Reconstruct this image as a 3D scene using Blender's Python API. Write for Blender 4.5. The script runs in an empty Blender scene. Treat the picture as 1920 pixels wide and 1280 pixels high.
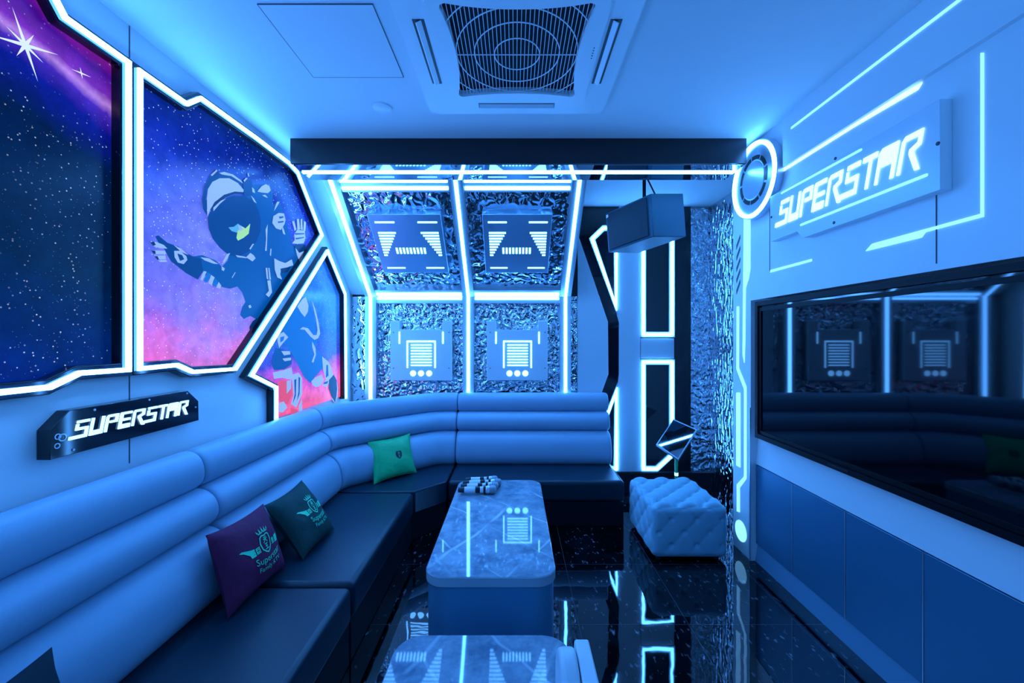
import bpy, bmesh, math, random
from mathutils import Vector, Matrix
random.seed(7)
PI = math.pi
S = bpy.context.scene
COL = S.collection
ORIG = {}

# ------------------------------------------------------------------ camera
F, CX, CY, H = 770.0, 965.0, 635.0, 1.45       # focal length in px of the 1920 frame, vanishing point, lens height
WL, WR, YB, ZC = -1.55, 1.543, 3.925, 2.709     # left wall, right wall, back wall, ceiling
cd = bpy.data.cameras.new('camera')
cam = bpy.data.objects.new('camera', cd); COL.objects.link(cam)
cd.sensor_width = 36.0; cd.sensor_fit = 'HORIZONTAL'
cd.lens = F / 1920 * 36.0
cd.shift_x = -5 / 1920; cd.shift_y = -5 / 1920
cd.clip_start = 0.02
cam.location = (0, 0, H); cam.rotation_euler = (PI / 2, 0, 0)
S.camera = cam
S.view_settings.view_transform = 'Standard'
S.view_settings.look = 'None'
S.view_settings.exposure = 0.0
S.view_settings.gamma = 1.0
S.view_settings.use_curve_mapping = False
S.cycles.max_bounces = 10
S.cycles.diffuse_bounces = 5
S.cycles.glossy_bounces = 5
S.cycles.caustics_reflective = False
S.cycles.caustics_refractive = False
S.cycles.sample_clamp_indirect = 6.0
S.cycles.use_denoising = True
w = bpy.data.worlds.new('world'); S.world = w
w.use_nodes = True
w.node_tree.nodes['Background'].inputs[0].default_value = (0.0, 0.0, 0.0, 1)

# ------------------------------------------------------------------ wall frames (u along, v up, d out of the surface)
def FL(u, v, d): return (WL + d, u, v)
def FR(u, v, d): return (WR - d, u, v)
def FB(u, v, d): return (u, YB - d, v)
SY, SZ = 0.7345, 0.6788
def FS(u, v, d): return (u, 3.88 - SY * v - SZ * d, 1.853 + SZ * v - SY * d)
def FC(u, v, d): return (u, v, ZC - d)
def PL(x, y, d=0.045):
    Y = F * (-WL - d) / (CX - x); return (Y, H + (CY - y) * Y / F)
def PR(x, y, d=0.0):
    Y = F * (WR - d) / (x - CX); return (Y, H + (CY - y) * Y / F)
def PB(x, y, d=0.02):
    Y = YB - d; return ((x - CX) * Y / F, H + (CY - y) * Y / F)
def PLS(l, d=0.045): return [PL(x, y, d) for x, y in l]
def PRS(l, d=0.0): return [PR(x, y, d) for x, y in l]
def PBS(l, d=0.02): return [PB(x, y, d) for x, y in l]

# ------------------------------------------------------------------ materials
def nodes(name):
    m = bpy.data.materials.new(name); m.use_nodes = True
    nt = m.node_tree
    return m, nt, nt.nodes['Principled BSDF']
def N(nt, t, **kw):
    n = nt.nodes.new(t)
    for k, v in kw.items():
        if k in n.inputs: n.inputs[k].default_value = v
        else: setattr(n, k, v)
    return n
def pbr(name, col, rough=0.5, metal=0.0, spec=0.5, sheen=0.0, coat=0.0, bump=None):
    m, nt, b = nodes(name)
    b.inputs['Base Color'].default_value = (*col, 1)
    b.inputs['Roughness'].default_value = rough
    b.inputs['Metallic'].default_value = metal
    b.inputs['Specular IOR Level'].default_value = spec
    b.inputs['Sheen Weight'].default_value = sheen
    b.inputs['Coat Weight'].default_value = coat
    if bump:
        sc, st, dist = bump
        tc = N(nt, 'ShaderNodeTexCoord')
        no = N(nt, 'ShaderNodeTexNoise', Scale=sc, Detail=3.0)
        bu = N(nt, 'ShaderNodeBump', Strength=st, Distance=dist)
        nt.links.new(tc.outputs['Object'], no.inputs['Vector'])
        nt.links.new(no.outputs['Fac'], bu.inputs['Height'])
        nt.links.new(bu.outputs['Normal'], b.inputs['Normal'])
    return m
def emit(name, col, strength):
    m, nt, b = nodes(name)
    b.inputs['Base Color'].default_value = (*[min(.8, c) for c in col], 1)
    b.inputs['Roughness'].default_value = 0.4
    b.inputs['Emission Color'].default_value = (*col, 1)
    b.inputs['Emission Strength'].default_value = strength
    return m

LEDC = (0.072, 0.345, 1.0)
M = {}
M['led'] = emit('blue_led_tube', LEDC, 33.0)
M['slot'] = emit('lit_acrylic_slot', (0.10, 0.40, 1.0), 11.0)
M['cyan'] = emit('lit_cyan_acrylic', (0.17, 0.52, 1.0), 2.2)
M['white_lit'] = emit('lit_white_acrylic', (0.26, 0.55, 1.0), 3.2)
M['wall'] = pbr('painted_panel', (0.82, 0.86, 0.89), 0.42)
M['ceiling'] = pbr('ceiling_paint', (0.74, 0.80, 0.84), 0.75)
M['plate'] = pbr('satin_plate', (0.74, 0.82, 0.88), 0.38, 0.1)
M['plate_metal'] = pbr('satin_metal_plate', (0.42, 0.62, 0.80), 0.33, 0.8)
M['tv_frame'] = pbr('tv_frame', (0.002, 0.004, 0.007), 0.45, 0.0, 0.12)
M['rear'] = pbr('dark_panelling', (0.02, 0.04, 0.06), 0.35)
M['sofa_base'] = pbr('black_vinyl', (0.003, 0.008, 0.014), 0.55, 0.0, 0.2)
M['kick'] = pbr('satin_kick_plate', (0.16, 0.36, 0.52), 0.4, 0.2)
M['silver'] = pbr('brushed_aluminium', (0.62, 0.70, 0.78), 0.28, 0.75)
M['door'] = pbr('satin_metal_door', (0.06, 0.22, 0.36), 0.36, 0.35)
M['dark_metal'] = pbr('dark_metal', (0.02, 0.025, 0.03), 0.35, 0.5)
M['black'] = pbr('black_gloss_acrylic', (0.006, 0.010, 0.016), 0.06, 0.0, 0.6)
M['black_satin'] = pbr('black_satin', (0.006, 0.010, 0.016), 0.3)
M['mirror_dark'] = pbr('smoked_mirror', (0.45, 0.5, 0.55), 0.03, 1.0)
M['seat'] = pbr('black_leather', (0.004, 0.024, 0.040), 0.34, 0, 0.30, bump=(140, 0.10, 0.002))
M['back'] = pbr('grey_leather', (0.28, 0.43, 0.57), 0.42, 0, 0.4, bump=(120, 0.10, 0.002))
M['piping'] = pbr('piping', (0.02, 0.025, 0.03), 0.5)
M['plastic'] = pbr('white_plastic', (0.78, 0.83, 0.87), 0.35)
M['black_plastic'] = pbr('black_plastic', (0.012, 0.014, 0.018), 0.4)
M['grille'] = pbr('speaker_cloth', (0.01, 0.03, 0.045), 0.7, bump=(400, 0.5, 0.002))
M['speaker'] = pbr('speaker_paint', (0.02, 0.10, 0.15), 0.5)
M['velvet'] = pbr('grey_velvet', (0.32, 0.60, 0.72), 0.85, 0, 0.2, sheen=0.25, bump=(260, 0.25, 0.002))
M['purple_cloth'] = pbr('purple_cloth', (0.14, 0.011, 0.06), 0.75, 0, 0.3, bump=(14, 0.35, 0.02))
M['dark_cloth'] = pbr('dark_cloth', (0.004, 0.05, 0.045), 0.75, 0, 0.3, bump=(14, 0.35, 0.02))
M['black_cloth'] = pbr('black_cloth', (0.004, 0.02, 0.03), 0.8, 0, 0.2, bump=(14, 0.35, 0.02))
M['green_cloth'] = pbr('green_satin', (0.0, 0.50, 0.17), 0.42, 0, 0.4, bump=(9, 0.5, 0.03))
M['thread'] = pbr('mint_thread', (0.04, 0.85, 0.42), 0.6)
M['thread_dark'] = pbr('navy_thread', (0.008, 0.008, 0.03), 0.6)
M['screen'] = pbr('tv_glass', (0.001, 0.002, 0.004), 0.035, 0.0, 0.38)
M['green_metal'] = pbr('green_post', (0.02, 0.45, 0.16), 0.4)
M['touch_glass'] = pbr('touch_glass', (0.55, 0.60, 0.66), 0.03, 1.0, 0.8)
M['groove'] = pbr('panel_groove', (0.05, 0.07, 0.09), 0.6)

def hammer(name, scale, strength, dist, stretch=(1, 1, 1), tint=(0.80, 0.86, 0.92)):
    m, nt, b = nodes(name)
    b.inputs['Base Color'].default_value = (*tint, 1)
    b.inputs['Metallic'].default_value = 1.0
    b.inputs['Roughness'].default_value = 0.035
    tc = N(nt, 'ShaderNodeTexCoord'); mp = N(nt, 'ShaderNodeMapping', Scale=stretch)
    no = N(nt, 'ShaderNodeTexNoise', Scale=scale, Detail=0.3, Distortion=0.9)
    bu = N(nt, 'ShaderNodeBump', Strength=strength, Distance=dist)
    nt.links.new(tc.outputs['Object'], mp.inputs['Vector'])
    nt.links.new(mp.outputs['Vector'], no.inputs['Vector'])
    nt.links.new(no.outputs['Fac'], bu.inputs['Height'])
    nt.links.new(bu.outputs['Normal'], b.inputs['Normal'])
    return m
M['hammer'] = hammer('hammered_steel', 15, 0.34, 0.05)
M['hammer_fine'] = hammer('hammered_steel_fine', 19, 0.62, 0.05, (1, 1, 1), (0.62, 0.68, 0.74))
M['hammer_side'] = hammer('hammered_steel_ripple', 15, 0.5, 0.05, (2.0, 2.0, 0.7), (0.6, 0.66, 0.72))

def floor_mat():
    m, nt, b = nodes('black_granite_tile')
    L = nt.links.new
    g = N(nt, 'ShaderNodeNewGeometry')
    sep = N(nt, 'ShaderNodeSeparateXYZ'); L(g.outputs['Position'], sep.inputs[0])
    def line(sock, off):
        a = N(nt, 'ShaderNodeMath', operation='ADD'); a.inputs[1].default_value = off; L(sock, a.inputs[0])
        d = N(nt, 'ShaderNodeMath', operation='DIVIDE'); d.inputs[1].default_value = 0.558; L(a.outputs[0], d.inputs[0])
        f = N(nt, 'ShaderNodeMath', operation='FRACT'); L(d.outputs[0], f.inputs[0])
        c = N(nt, 'ShaderNodeMath', operation='LESS_THAN'); c.inputs[1].default_value = 0.006; L(f.outputs[0], c.inputs[0])
        return c.outputs[0]
    lx = line(sep.outputs[0], 10 * 0.558 - 0.324); ly = line(sep.outputs[1], 10 * 0.558 - 0.41)
    gr = N(nt, 'ShaderNodeMath', operation='MAXIMUM'); L(lx, gr.inputs[0]); L(ly, gr.inputs[1])
    mp = N(nt, 'ShaderNodeMapping', Scale=(1.0, 0.45, 1.0)); L(g.outputs['Position'], mp.inputs['Vector'])
    n1 = N(nt, 'ShaderNodeTexNoise', Scale=42.0, Detail=4.0); L(mp.outputs[0], n1.inputs['Vector'])
    r1 = N(nt, 'ShaderNodeValToRGB'); L(n1.outputs['Fac'], r1.inputs[0])
    r1.color_ramp.elements[0].position = 0.60; r1.color_ramp.elements[0].color = (0.006, 0.009, 0.014, 1)
    r1.color_ramp.elements[1].position = 0.76; r1.color_ramp.elements[1].color = (0.5, 0.6, 0.7, 1)
    n2 = N(nt, 'ShaderNodeTexNoise', Scale=5.0, Detail=5.0); L(g.outputs['Position'], n2.inputs['Vector'])
    r2 = N(nt, 'ShaderNodeValToRGB'); L(n2.outputs['Fac'], r2.inputs[0])
    r2.color_ramp.elements[0].position = 0.45; r2.color_ramp.elements[0].color = (0.15, 0.15, 0.15, 1)
    r2.color_ramp.elements[1].position = 0.75; r2.color_ramp.elements[1].color = (1.0, 1.0, 1.0, 1)
    mx = N(nt, 'ShaderNodeMix', data_type='RGBA', blend_type='MULTIPLY'); mx.inputs[0].default_value = 1.0
    L(r1.outputs[0], mx.inputs[6]); L(r2.outputs[0], mx.inputs[7])
    m2 = N(nt, 'ShaderNodeMix', data_type='RGBA'); L(gr.outputs[0], m2.inputs[0]); L(mx.outputs[2], m2.inputs[6]); m2.inputs[7].default_value = (0.05, 0.06, 0.075, 1)
    L(m2.outputs[2], b.inputs['Base Color'])
    b.inputs['Roughness'].default_value = 0.022
    b.inputs['Specular IOR Level'].default_value = 0.75
    bn = N(nt, 'ShaderNodeTexNoise', Scale=6.0, Detail=2.0); L(g.outputs['Position'], bn.inputs['Vector'])
    bu = N(nt, 'ShaderNodeBump', Strength=0.05, Distance=0.01); L(bn.outputs['Fac'], bu.inputs['Height']); L(bu.outputs[0], b.inputs['Normal'])
    return m
M['floor'] = floor_mat()

def marble_mat():
    m, nt, b = nodes('grey_marble')
    L = nt.links.new
    g = N(nt, 'ShaderNodeNewGeometry')
    n0 = N(nt, 'ShaderNodeTexNoise', Scale=9.0, Detail=7.0, Roughness=0.7); L(g.outputs['Position'], n0.inputs['Vector'])
    r0 = N(nt, 'ShaderNodeValToRGB'); L(n0.outputs['Fac'], r0.inputs[0])
    r0.color_ramp.elements[0].position = 0.35; r0.color_ramp.elements[0].color = (0.15, 0.23, 0.31, 1)
    r0.color_ramp.elements[1].position = 0.70; r0.color_ramp.elements[1].color = (0.46, 0.56, 0.64, 1)
    def vein(scale, ang, dist, lo, seed):
        mp = N(nt, 'ShaderNodeMapping', Location=(seed, seed * 1.7, 0), Rotation=(0, 0, ang)); L(g.outputs['Position'], mp.inputs['Vector'])
        n = N(nt, 'ShaderNodeTexWave', Scale=scale, Distortion=dist, Detail=3.0); n.inputs['Detail Scale'].default_value = 1.3; L(mp.outputs[0], n.inputs['Vector'])
        q = N(nt, 'ShaderNodeMapRange'); q.inputs[1].default_value = lo; q.inputs[2].default_value = 1.0; L(n.outputs['Fac'], q.inputs[0])
        k = N(nt, 'ShaderNodeTexNoise', Scale=4.0, Detail=2.0); L(mp.outputs[0], k.inputs['Vector'])
        kk = N(nt, 'ShaderNodeMapRange'); kk.inputs[1].default_value = 0.42; kk.inputs[2].default_value = 0.62; L(k.outputs['Fac'], kk.inputs[0])
        o = N(nt, 'ShaderNodeMath', operation='MULTIPLY'); L(q.outputs[0], o.inputs[0]); L(kk.outputs[0], o.inputs[1]); return o.outputs[0]
    v1 = vein(0.9, 0.5, 2.4, 0.992, 3.1); v2 = vein(1.3, -0.75, 2.0, 0.993, 8.2)
    mm = N(nt, 'ShaderNodeMath', operation='MAXIMUM'); L(v1, mm.inputs[0]); L(v2, mm.inputs[1])
    mx = N(nt, 'ShaderNodeMix', data_type='RGBA'); L(mm.outputs[0], mx.inputs[0]); L(r0.outputs[0], mx.inputs[6]); mx.inputs[7].default_value = (0.75, 0.82, 0.88, 1)
    L(mx.outputs[2], b.inputs['Base Color'])
    b.inputs['Roughness'].default_value = 0.035
    b.inputs['Specular IOR Level'].default_value = 0.8
    return m
M['marble'] = marble_mat()
M['marble_edge'] = pbr('marble_edge', (0.46, 0.54, 0.62), 0.3)

def galaxy(name, kind):
    """printed galaxy on a backlit panel; u = position along the wall, v = height"""
    m, nt, b = nodes(name)
    L = nt.links.new
    g = N(nt, 'ShaderNodeNewGeometry')
    sep = N(nt, 'ShaderNodeSeparateXYZ'); L(g.outputs['Position'], sep.inputs[0])
    Y, Z = sep.outputs[1], sep.outputs[2]
    def math_(op, a, bb=None):
        n = N(nt, 'ShaderNodeMath', operation=op)
        for i, x in enumerate((a, bb)):
            if x is None: continue
            if isinstance(x, (int, float)): n.inputs[i].default_value = x
            else: L(x, n.inputs[i])
        return n.outputs[0]
    def noise(scale, det=5.0, loc=(0, 0, 0), rough=0.6, dist=0.3, sc=(1, 1, 1)):
        mp = N(nt, 'ShaderNodeMapping', Location=loc, Scale=sc); L(g.outputs['Position'], mp.inputs['Vector'])
        n = N(nt, 'ShaderNodeTexNoise', Scale=scale, Detail=det, Roughness=rough, Distortion=dist); L(mp.outputs[0], n.inputs['Vector'])
        return n.outputs['Fac']
    def ramp(f, stops):
        r = N(nt, 'ShaderNodeValToRGB'); L(f, r.inputs[0])
        e = r.color_ramp.elements
        e[0].position, e[0].color = stops[0][0], (*stops[0][1], 1)
        e[1].position, e[1].color = stops[-1][0], (*stops[-1][1], 1)
        for p, c in stops[1:-1]:
            x = e.new(p); x.color = (*c, 1)
        return r.outputs[0]
    def mix(f, a, bb, bt='MIX'):
        n = N(nt, 'ShaderNodeMix', data_type='RGBA', blend_type=bt)
        if isinstance(f, (int, float)): n.inputs[0].default_value = f
        else: L(f, n.inputs[0])
        for i, x in ((6, a), (7, bb)):
            if isinstance(x, tuple): n.inputs[i].default_value = (*x, 1)
            else: L(x, n.inputs[i])
        return n.outputs[2]
    def stars(scale, r0, seed, power=1.0):
        mp = N(nt, 'ShaderNodeMapping', Location=(seed, seed, seed)); L(g.outputs['Position'], mp.inputs['Vector'])
        v = N(nt, 'ShaderNodeTexVoronoi', Scale=scale); L(mp.outputs[0], v.inputs['Vector'])
        cs = N(nt, 'ShaderNodeSeparateColor'); L(v.outputs['Color'], cs.inputs[0])
        rr = math_('MULTIPLY', math_('POWER', cs.outputs[0], 3.0), r0)
        q = math_('DIVIDE', v.outputs['Distance'], math_('ADD', rr, 0.001))
        k = N(nt, 'ShaderNodeMapRange'); k.inputs[1].default_value = 0.5; k.inputs[2].default_value = 1.0; k.inputs[3].default_value = 1.0; k.inputs[4].default_value = 0.0
        L(q, k.inputs[0]); return math_('MULTIPLY', k.outputs[0], power)
    zn = noise(3.2, 6.0)
    fine = noise(16, 5.0, (4, 2, 1))
    wz = math_('ADD', Z, math_('MULTIPLY', math_('SUBTRACT', zn, 0.5), 0.42 if kind != 'left' else 0.16))
    mr = N(nt, 'ShaderNodeMapRange'); L(wz, mr.inputs[0])
    if kind == 'left':
        tilt = math_('ADD', wz, math_('MULTIPLY', math_('SUBTRACT', Y, 1.3), 0.25))
        L(tilt, mr.inputs[0]); mr.inputs[1].default_value = 1.25; mr.inputs[2].default_value = 2.65
        col = ramp(mr.outputs[0], [(0.0, (0.0, 0.02, 0.36)), (0.12, (0.0, 0.025, 0.20)), (0.35, (0.0, 0.02, 0.085)), (0.64, (0.0, 0.016, 0.09)),
                                   (0.74, (0.004, 0.012, 0.36)), (0.785, (0.10, 0.03, 0.62)), (0.81, (0.75, 0.35, 0.95)), (0.835, (0.30, 0.04, 0.62)), (0.90, (0.10, 0.006, 0.40)), (0.95, (0.45, 0.02, 0.50)), (1.0, (0.62, 0.03, 0.50))])
    elif kind == 'main':
        mr.inputs[1].default_value = 1.25; mr.inputs[2].default_value = 2.6
        col = ramp(mr.outputs[0], [(0.02, (1.0, 0.10, 0.44)), (0.13, (0.92, 0.15, 0.66)), (0.22, (0.36, 0.10, 0.76)), (0.34, (0.10, 0.075, 0.78)), (0.48, (0.05, 0.10, 0.86)), (0.62, (0.03, 0.09, 0.80)), (0.78, (0.006, 0.03, 0.42)), (1.0, (0.0, 0.012, 0.17))])
        # pale haze near the figure
        d = math_('SUBTRACT', 1.0, math_('MULTIPLY', math_('ADD', math_('POWER', math_('SUBTRACT', Y, 2.15), 2.0), math_('POWER', math_('SUBTRACT', Z, 1.72), 2.0)), 2.6))
        hz = N(nt, 'ShaderNodeMath', operation='MULTIPLY', use_clamp=True); L(d, hz.inputs[0]); L(math_('MULTIPLY', zn, 1.0), hz.inputs[1])
        col = mix(hz.outputs[0], col, (0.32, 0.36, 1.0))
    else:
        mr.inputs[1].default_value = 0.95; mr.inputs[2].default_value = 1.95
        col = ramp(mr.outputs[0], [(0.02, (1.0, 0.13, 0.30)), (0.14, (0.95, 0.16, 0.50)), (0.25, (0.62, 0.08, 0.66)), (0.36, (0.05, 0.07, 0.62)), (0.55, (0.01, 0.13, 0.62)), (0.8, (0.02, 0.22, 0.80)), (1.0, (0.01, 0.12, 0.6))])
    col = mix(0.5, col, ramp(fine, [(0.35, (0.30, 0.30, 0.40)), (0.68, (1.0, 1.0, 1.0))]), 'MULTIPLY')
    s = math_('MAXIMUM', stars(22, 0.20, 1.3), stars(48, 0.26, 5.1, 0.85))
    if kind == 'left':
        cl = N(nt, 'ShaderNodeMapRange'); cl.inputs[1].default_value = 0.42; cl.inputs[2].default_value = 0.62; L(noise(2.2, 2.0, (7, 3, 5)), cl.inputs[0])
        s = math_('MULTIPLY', math_('MAXIMUM', s, stars(80, 0.30, 3.3, 0.7)), math_('ADD', math_('MULTIPLY', cl.outputs[0], 0.9), 0.1))
    if kind != 'left':
        s = math_('MAXIMUM', s, stars(110, 0.36, 9.7, 0.6))
    if kind == 'foot': s = math_('MULTIPLY', s, 0.5)
    col = mix(s, col, (0.75, 0.88, 1.0))
    L(mix(1.0, col, (0.25, 0.25, 0.25), 'MULTIPLY'), b.inputs['Base Color']); L(col, b.inputs['Emission Color'])
    b.inputs['Emission Strength'].default_value = 1.05 if kind != 'left' else 0.7
    b.inputs['Specular IOR Level'].default_value = 0.12
    b.inputs['Roughness'].default_value = 0.25
    return m
M['galaxy_left'] = galaxy('galaxy_print_dark', 'left')
M['galaxy_main'] = galaxy('galaxy_print_violet', 'main')
M['galaxy_foot'] = galaxy('galaxy_print_pink', 'foot')
def ink(name, c, e=0.8):
    m = emit(name, c, e); b = m.node_tree.nodes['Principled BSDF']; b.inputs['Base Color'].default_value = (*[x * .25 for x in c], 1); b.inputs['Specular IOR Level'].default_value = 0.12; return m
M['i_dark'] = ink('ink_navy', (0.0, 0.055, 0.26))
M['i_suit'] = ink('ink_suit', (0.0, 0.095, 0.38))
M['i_mid'] = ink('ink_mid', (0.005, 0.17, 0.60))
M['i_pale'] = ink('ink_pale', (0.33, 0.52, 0.98))
M['i_shadow'] = ink('ink_shadow', (0.0, 0.03, 0.13))
M['i_green'] = ink('ink_green', (0.42, 0.85, 0.33))
M['i_cyan'] = ink('ink_cyan', (0.10, 0.45, 0.75))
M['i_star'] = ink('ink_star', (0.70, 0.82, 1.0), 1.0)
M['i_red'] = ink('ink_red', (0.85, 0.10, 0.20))

# ------------------------------------------------------------------ mesh builder
class MB:
    def __init__(self): self.v = []; self.f = []; self.mi = []
    def add(self, vs, fs, m=0):
        o = len(self.v); self.v += [tuple(p) for p in vs]
        for f in fs: self.f.append([o + i for i in f]); self.mi.append(m)
        return self
    def box(self, x0, x1, y0, y1, z0, z1, m=0):
        vs = [(x, y, z) for z in (z0, z1) for y in (y0, y1) for x in (x0, x1)]
        return self.add(vs, [(0, 1, 3, 2), (4, 6, 7, 5), (0, 4, 5, 1), (2, 3, 7, 6), (0, 2, 6, 4), (1, 5, 7, 3)], m)
    def hexa(self, p, m=0):      # 4 bottom + 4 top
        return self.add(p, [(0, 1, 2, 3), (7, 6, 5, 4), (0, 4, 5, 1), (1, 5, 6, 2), (2, 6, 7, 3), (3, 7, 4, 0)], m)
    def prism(self, fr, poly, d0, d1, m=0):
        n = len(poly)
        vs = [fr(u, v, d0) for u, v in poly] + [fr(u, v, d1) for u, v in poly]
        fs = [tuple(range(n)), tuple(range(2 * n - 1, n - 1, -1))]
        fs += [(i, n + i, n + (i + 1) % n, (i + 1) % n) for i in range(n)]
        return self.add(vs, fs, m)
    def flat(self, fr, poly, d, m=0):
        return self.add([fr(u, v, d) for u, v in poly], [tuple(range(len(poly)))], m)
    def band(self, fr, pts, wid, d0, d1, closed=False, m=0, off=0.0):
        a = offset(pts, wid / 2 + off, closed); b = offset(pts, -wid / 2 + off, closed)
        n = len(pts)
        vs = []
        for i in range(n):
            vs += [fr(*a[i], d0), fr(*b[i], d0), fr(*b[i], d1), fr(*a[i], d1)]
        fs = []
        for i in range(n if closed else n - 1):
            j = (i + 1) % n
            for k in range(4):
                l = (k + 1) % 4
                fs.append((4 * i + k, 4 * i + l, 4 * j + l, 4 * j + k))
        if not closed:
            fs += [(0, 1, 2, 3), (4 * n - 1, 4 * n - 2, 4 * n - 3, 4 * n - 4)]
        return self.add(vs, fs, m)
    def rect(self, fr, u0, u1, v0, v1, d0, d1, m=0):
        return self.prism(fr, [(u0, v0), (u1, v0), (u1, v1), (u0, v1)], d0, d1, m)
    def disc(self, fr, u, v, r, d0, d1, n=40, m=0, r1=None):
        r1 = r if r1 is None else r1
        a = [(math.cos(2 * PI * i / n), math.sin(2 * PI * i / n)) for i in range(n)]
        vs = [fr(u + r * c, v + r * s, d0) for c, s in a] + [fr(u + r1 * c, v + r1 * s, d1) for c, s in a]
        fs = [tuple(range(n)), tuple(range(2 * n - 1, n - 1, -1))] + [(i, n + i, n + (i + 1) % n, (i + 1) % n) for i in range(n)]
        return self.add(vs, fs, m)
    def ring(self, fr, u, v, r0, r1, d0, d1, a0=0, a1=2 * PI, n=64, m=0):
        full = abs(a1 - a0 - 2 * PI) < 1e-6
        k = n if full else n + 1
        an = [a0 + (a1 - a0) * i / n for i in range(k)]
        vs = []
        for t in an:
            c, s = math.cos(t), math.sin(t)
            vs += [fr(u + r0 * c, v + r0 * s, d0), fr(u + r1 * c, v + r1 * s, d0), fr(u + r1 * c, v + r1 * s, d1), fr(u + r0 * c, v + r0 * s, d1)]
        fs = []
        for i in range(k if full else k - 1):
            j = (i + 1) % k
            for q in range(4):
                l = (q + 1) % 4
                fs.append((4 * i + q, 4 * i + l, 4 * j + l, 4 * j + q))
        if not full: fs += [(0, 1, 2, 3), (4 * k - 1, 4 * k - 2, 4 * k - 3, 4 * k - 4)]
        return self.add(vs, fs, m)
    def tube(self, path, rad, n=12, m=0, closed=False):
        P = [Vector(p) for p in path]; k = len(P)
        rr = rad if isinstance(rad, (list, tuple)) else [rad] * k
        vs = []
        up = None
        for i in range(k):
            a = P[(i - 1) % k] if (closed or i > 0) else P[i]
            b = P[(i + 1) % k] if (closed or i < k - 1) else P[i]
            t = (b - a).normalized()
            if up is None:
                up = Vector((0, 0, 1)) if abs(t.z) < 0.9 else Vector((1, 0, 0))
            x = t.cross(up).normalized(); y = x.cross(t).normalized(); up = y
            for q in range(n):
                c, s = math.cos(2 * PI * q / n), math.sin(2 * PI * q / n)
                vs.append(P[i] + (x * c + y * s) * rr[i])
        fs = []
        for i in range(k if closed else k - 1):
            j = (i + 1) % k
            for q in range(n):
                l = (q + 1) % n
                fs.append((i * n + q, i * n + l, j * n + l, j * n + q))
        if not closed: fs += [tuple(range(n)), tuple(range(k * n - 1, (k - 1) * n - 1, -1))]
        return self.add(vs, fs, m)
    def build(self, name, mats, parent=None, smooth=False, bevel=0.0, seg=2, subsurf=0, auto=None):
        if not isinstance(mats, (list, tuple)): mats = [mats]
        if parent is not None: o = ORIG[parent.name]
        else:
            xs, ys, zs = zip(*self.v)
            o = Vector(((min(xs) + max(xs)) / 2, (min(ys) + max(ys)) / 2, min(zs)))
        me = bpy.data.meshes.new(name)
        me.from_pydata([(p[0] - o[0], p[1] - o[1], p[2] - o[2]) for p in self.v], [], self.f)
        for mt in mats: me.materials.append(M[mt] if isinstance(mt, str) else mt)
        for p, i in zip(me.polygons, self.mi): p.material_index = i
        bm = bmesh.new(); bm.from_mesh(me)
        bmesh.ops.recalc_face_normals(bm, faces=bm.faces[:])
        bm.to_mesh(me); bm.free()
        ob = bpy.data.objects.new(name, me); COL.objects.link(ob)
        if parent is not None: ob.parent = parent
        else: ob.location = o
        ORIG[ob.name] = o
        if smooth:
            for p in me.polygons: p.use_smooth = True
        if bevel:
            md = ob.modifiers.new('bevel', 'BEVEL'); md.width = bevel; md.segments = seg; md.limit_method = 'ANGLE'; md.angle_limit = math.radians(40)
            md.harden_normals = False
            for p in me.polygons: p.use_smooth = True
            me.set_sharp_from_angle(angle=math.radians(35))
        elif auto:
            for p in me.polygons: p.use_smooth = True
            me.set_sharp_from_angle(angle=math.radians(auto))
        return ob

def offset(pts, d, closed):
    n = len(pts); out = []
    for i in range(n):
        p = Vector(pts[i])
        a = Vector(pts[i - 1]) if (closed or i > 0) else None
        b = Vector(pts[(i + 1) % n]) if (closed or i < n - 1) else None
        na = nb = None
        if a is not None and (p - a).length > 1e-9:
            t = (p - a).normalized(); na = Vector((-t.y, t.x))
        if b is not None and (b - p).length > 1e-9:
            t = (b - p).normalized(); nb = Vector((-t.y, t.x))
        if na is None: nn = nb; k = 1
        elif nb is None: nn = na; k = 1
        else:
            nn = (na + nb)
            if nn.length < 1e-6: nn = na; k = 1
            else:
                nn.normalize(); k = min(3.2, 1 / max(0.2, nn.dot(na)))
        q = p + nn * d * k
        out.append((q.x, q.y))
    return out
def area(p): return sum(p[i][0] * p[(i + 1) % len(p)][1] - p[(i + 1) % len(p)][0] * p[i][1] for i in range(len(p))) / 2
def inset(p, d): return offset(p, d if area(p) > 0 else -d, True)
def rrect(x0, x1, y0, y1, r, n=8):
    out = []
    for cx, cy, a in ((x1 - r, y1 - r, 0), (x0 + r, y1 - r, 90), (x0 + r, y0 + r, 180), (x1 - r, y0 + r, 270)):
        for i in range(n + 1):
            t = math.radians(a + 90 * i / n); out.append((cx + r * math.cos(t), cy + r * math.sin(t)))
    return out
def clip(poly, a, b):   # keep the left side of a->b
    out = []
    s = lambda p: (b[0] - a[0]) * (p[1] - a[1]) - (b[1] - a[1]) * (p[0] - a[0])
    for i in range(len(poly)):
        p, q = poly[i], poly[(i + 1) % len(poly)]
        sp, sq = s(p), s(q)
        if sp >= 0: out.append(p)
        if sp * sq < 0:
            t = sp / (sp - sq); out.append((p[0] + (q[0] - p[0]) * t, p[1] + (q[1] - p[1]) * t))
    return out

def thing(name, label, cat, loc, group=None):
    o = bpy.data.objects.new(name, None); COL.objects.link(o)
    o.empty_display_size = 0.05
    o.location = loc; ORIG[o.name] = Vector(loc)
    return tag(o, label, cat, group)
def tag(o, label, cat, group=None):
    o['label'] = label; o['category'] = cat; o['kind'] = 'thing'
    if group: o['group'] = group
    return o
def struct(o, label=None):
    o['kind'] = 'structure'
    if label: o['label'] = label
    return o
def plabel(o, label): o['label'] = label; return o

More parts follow.
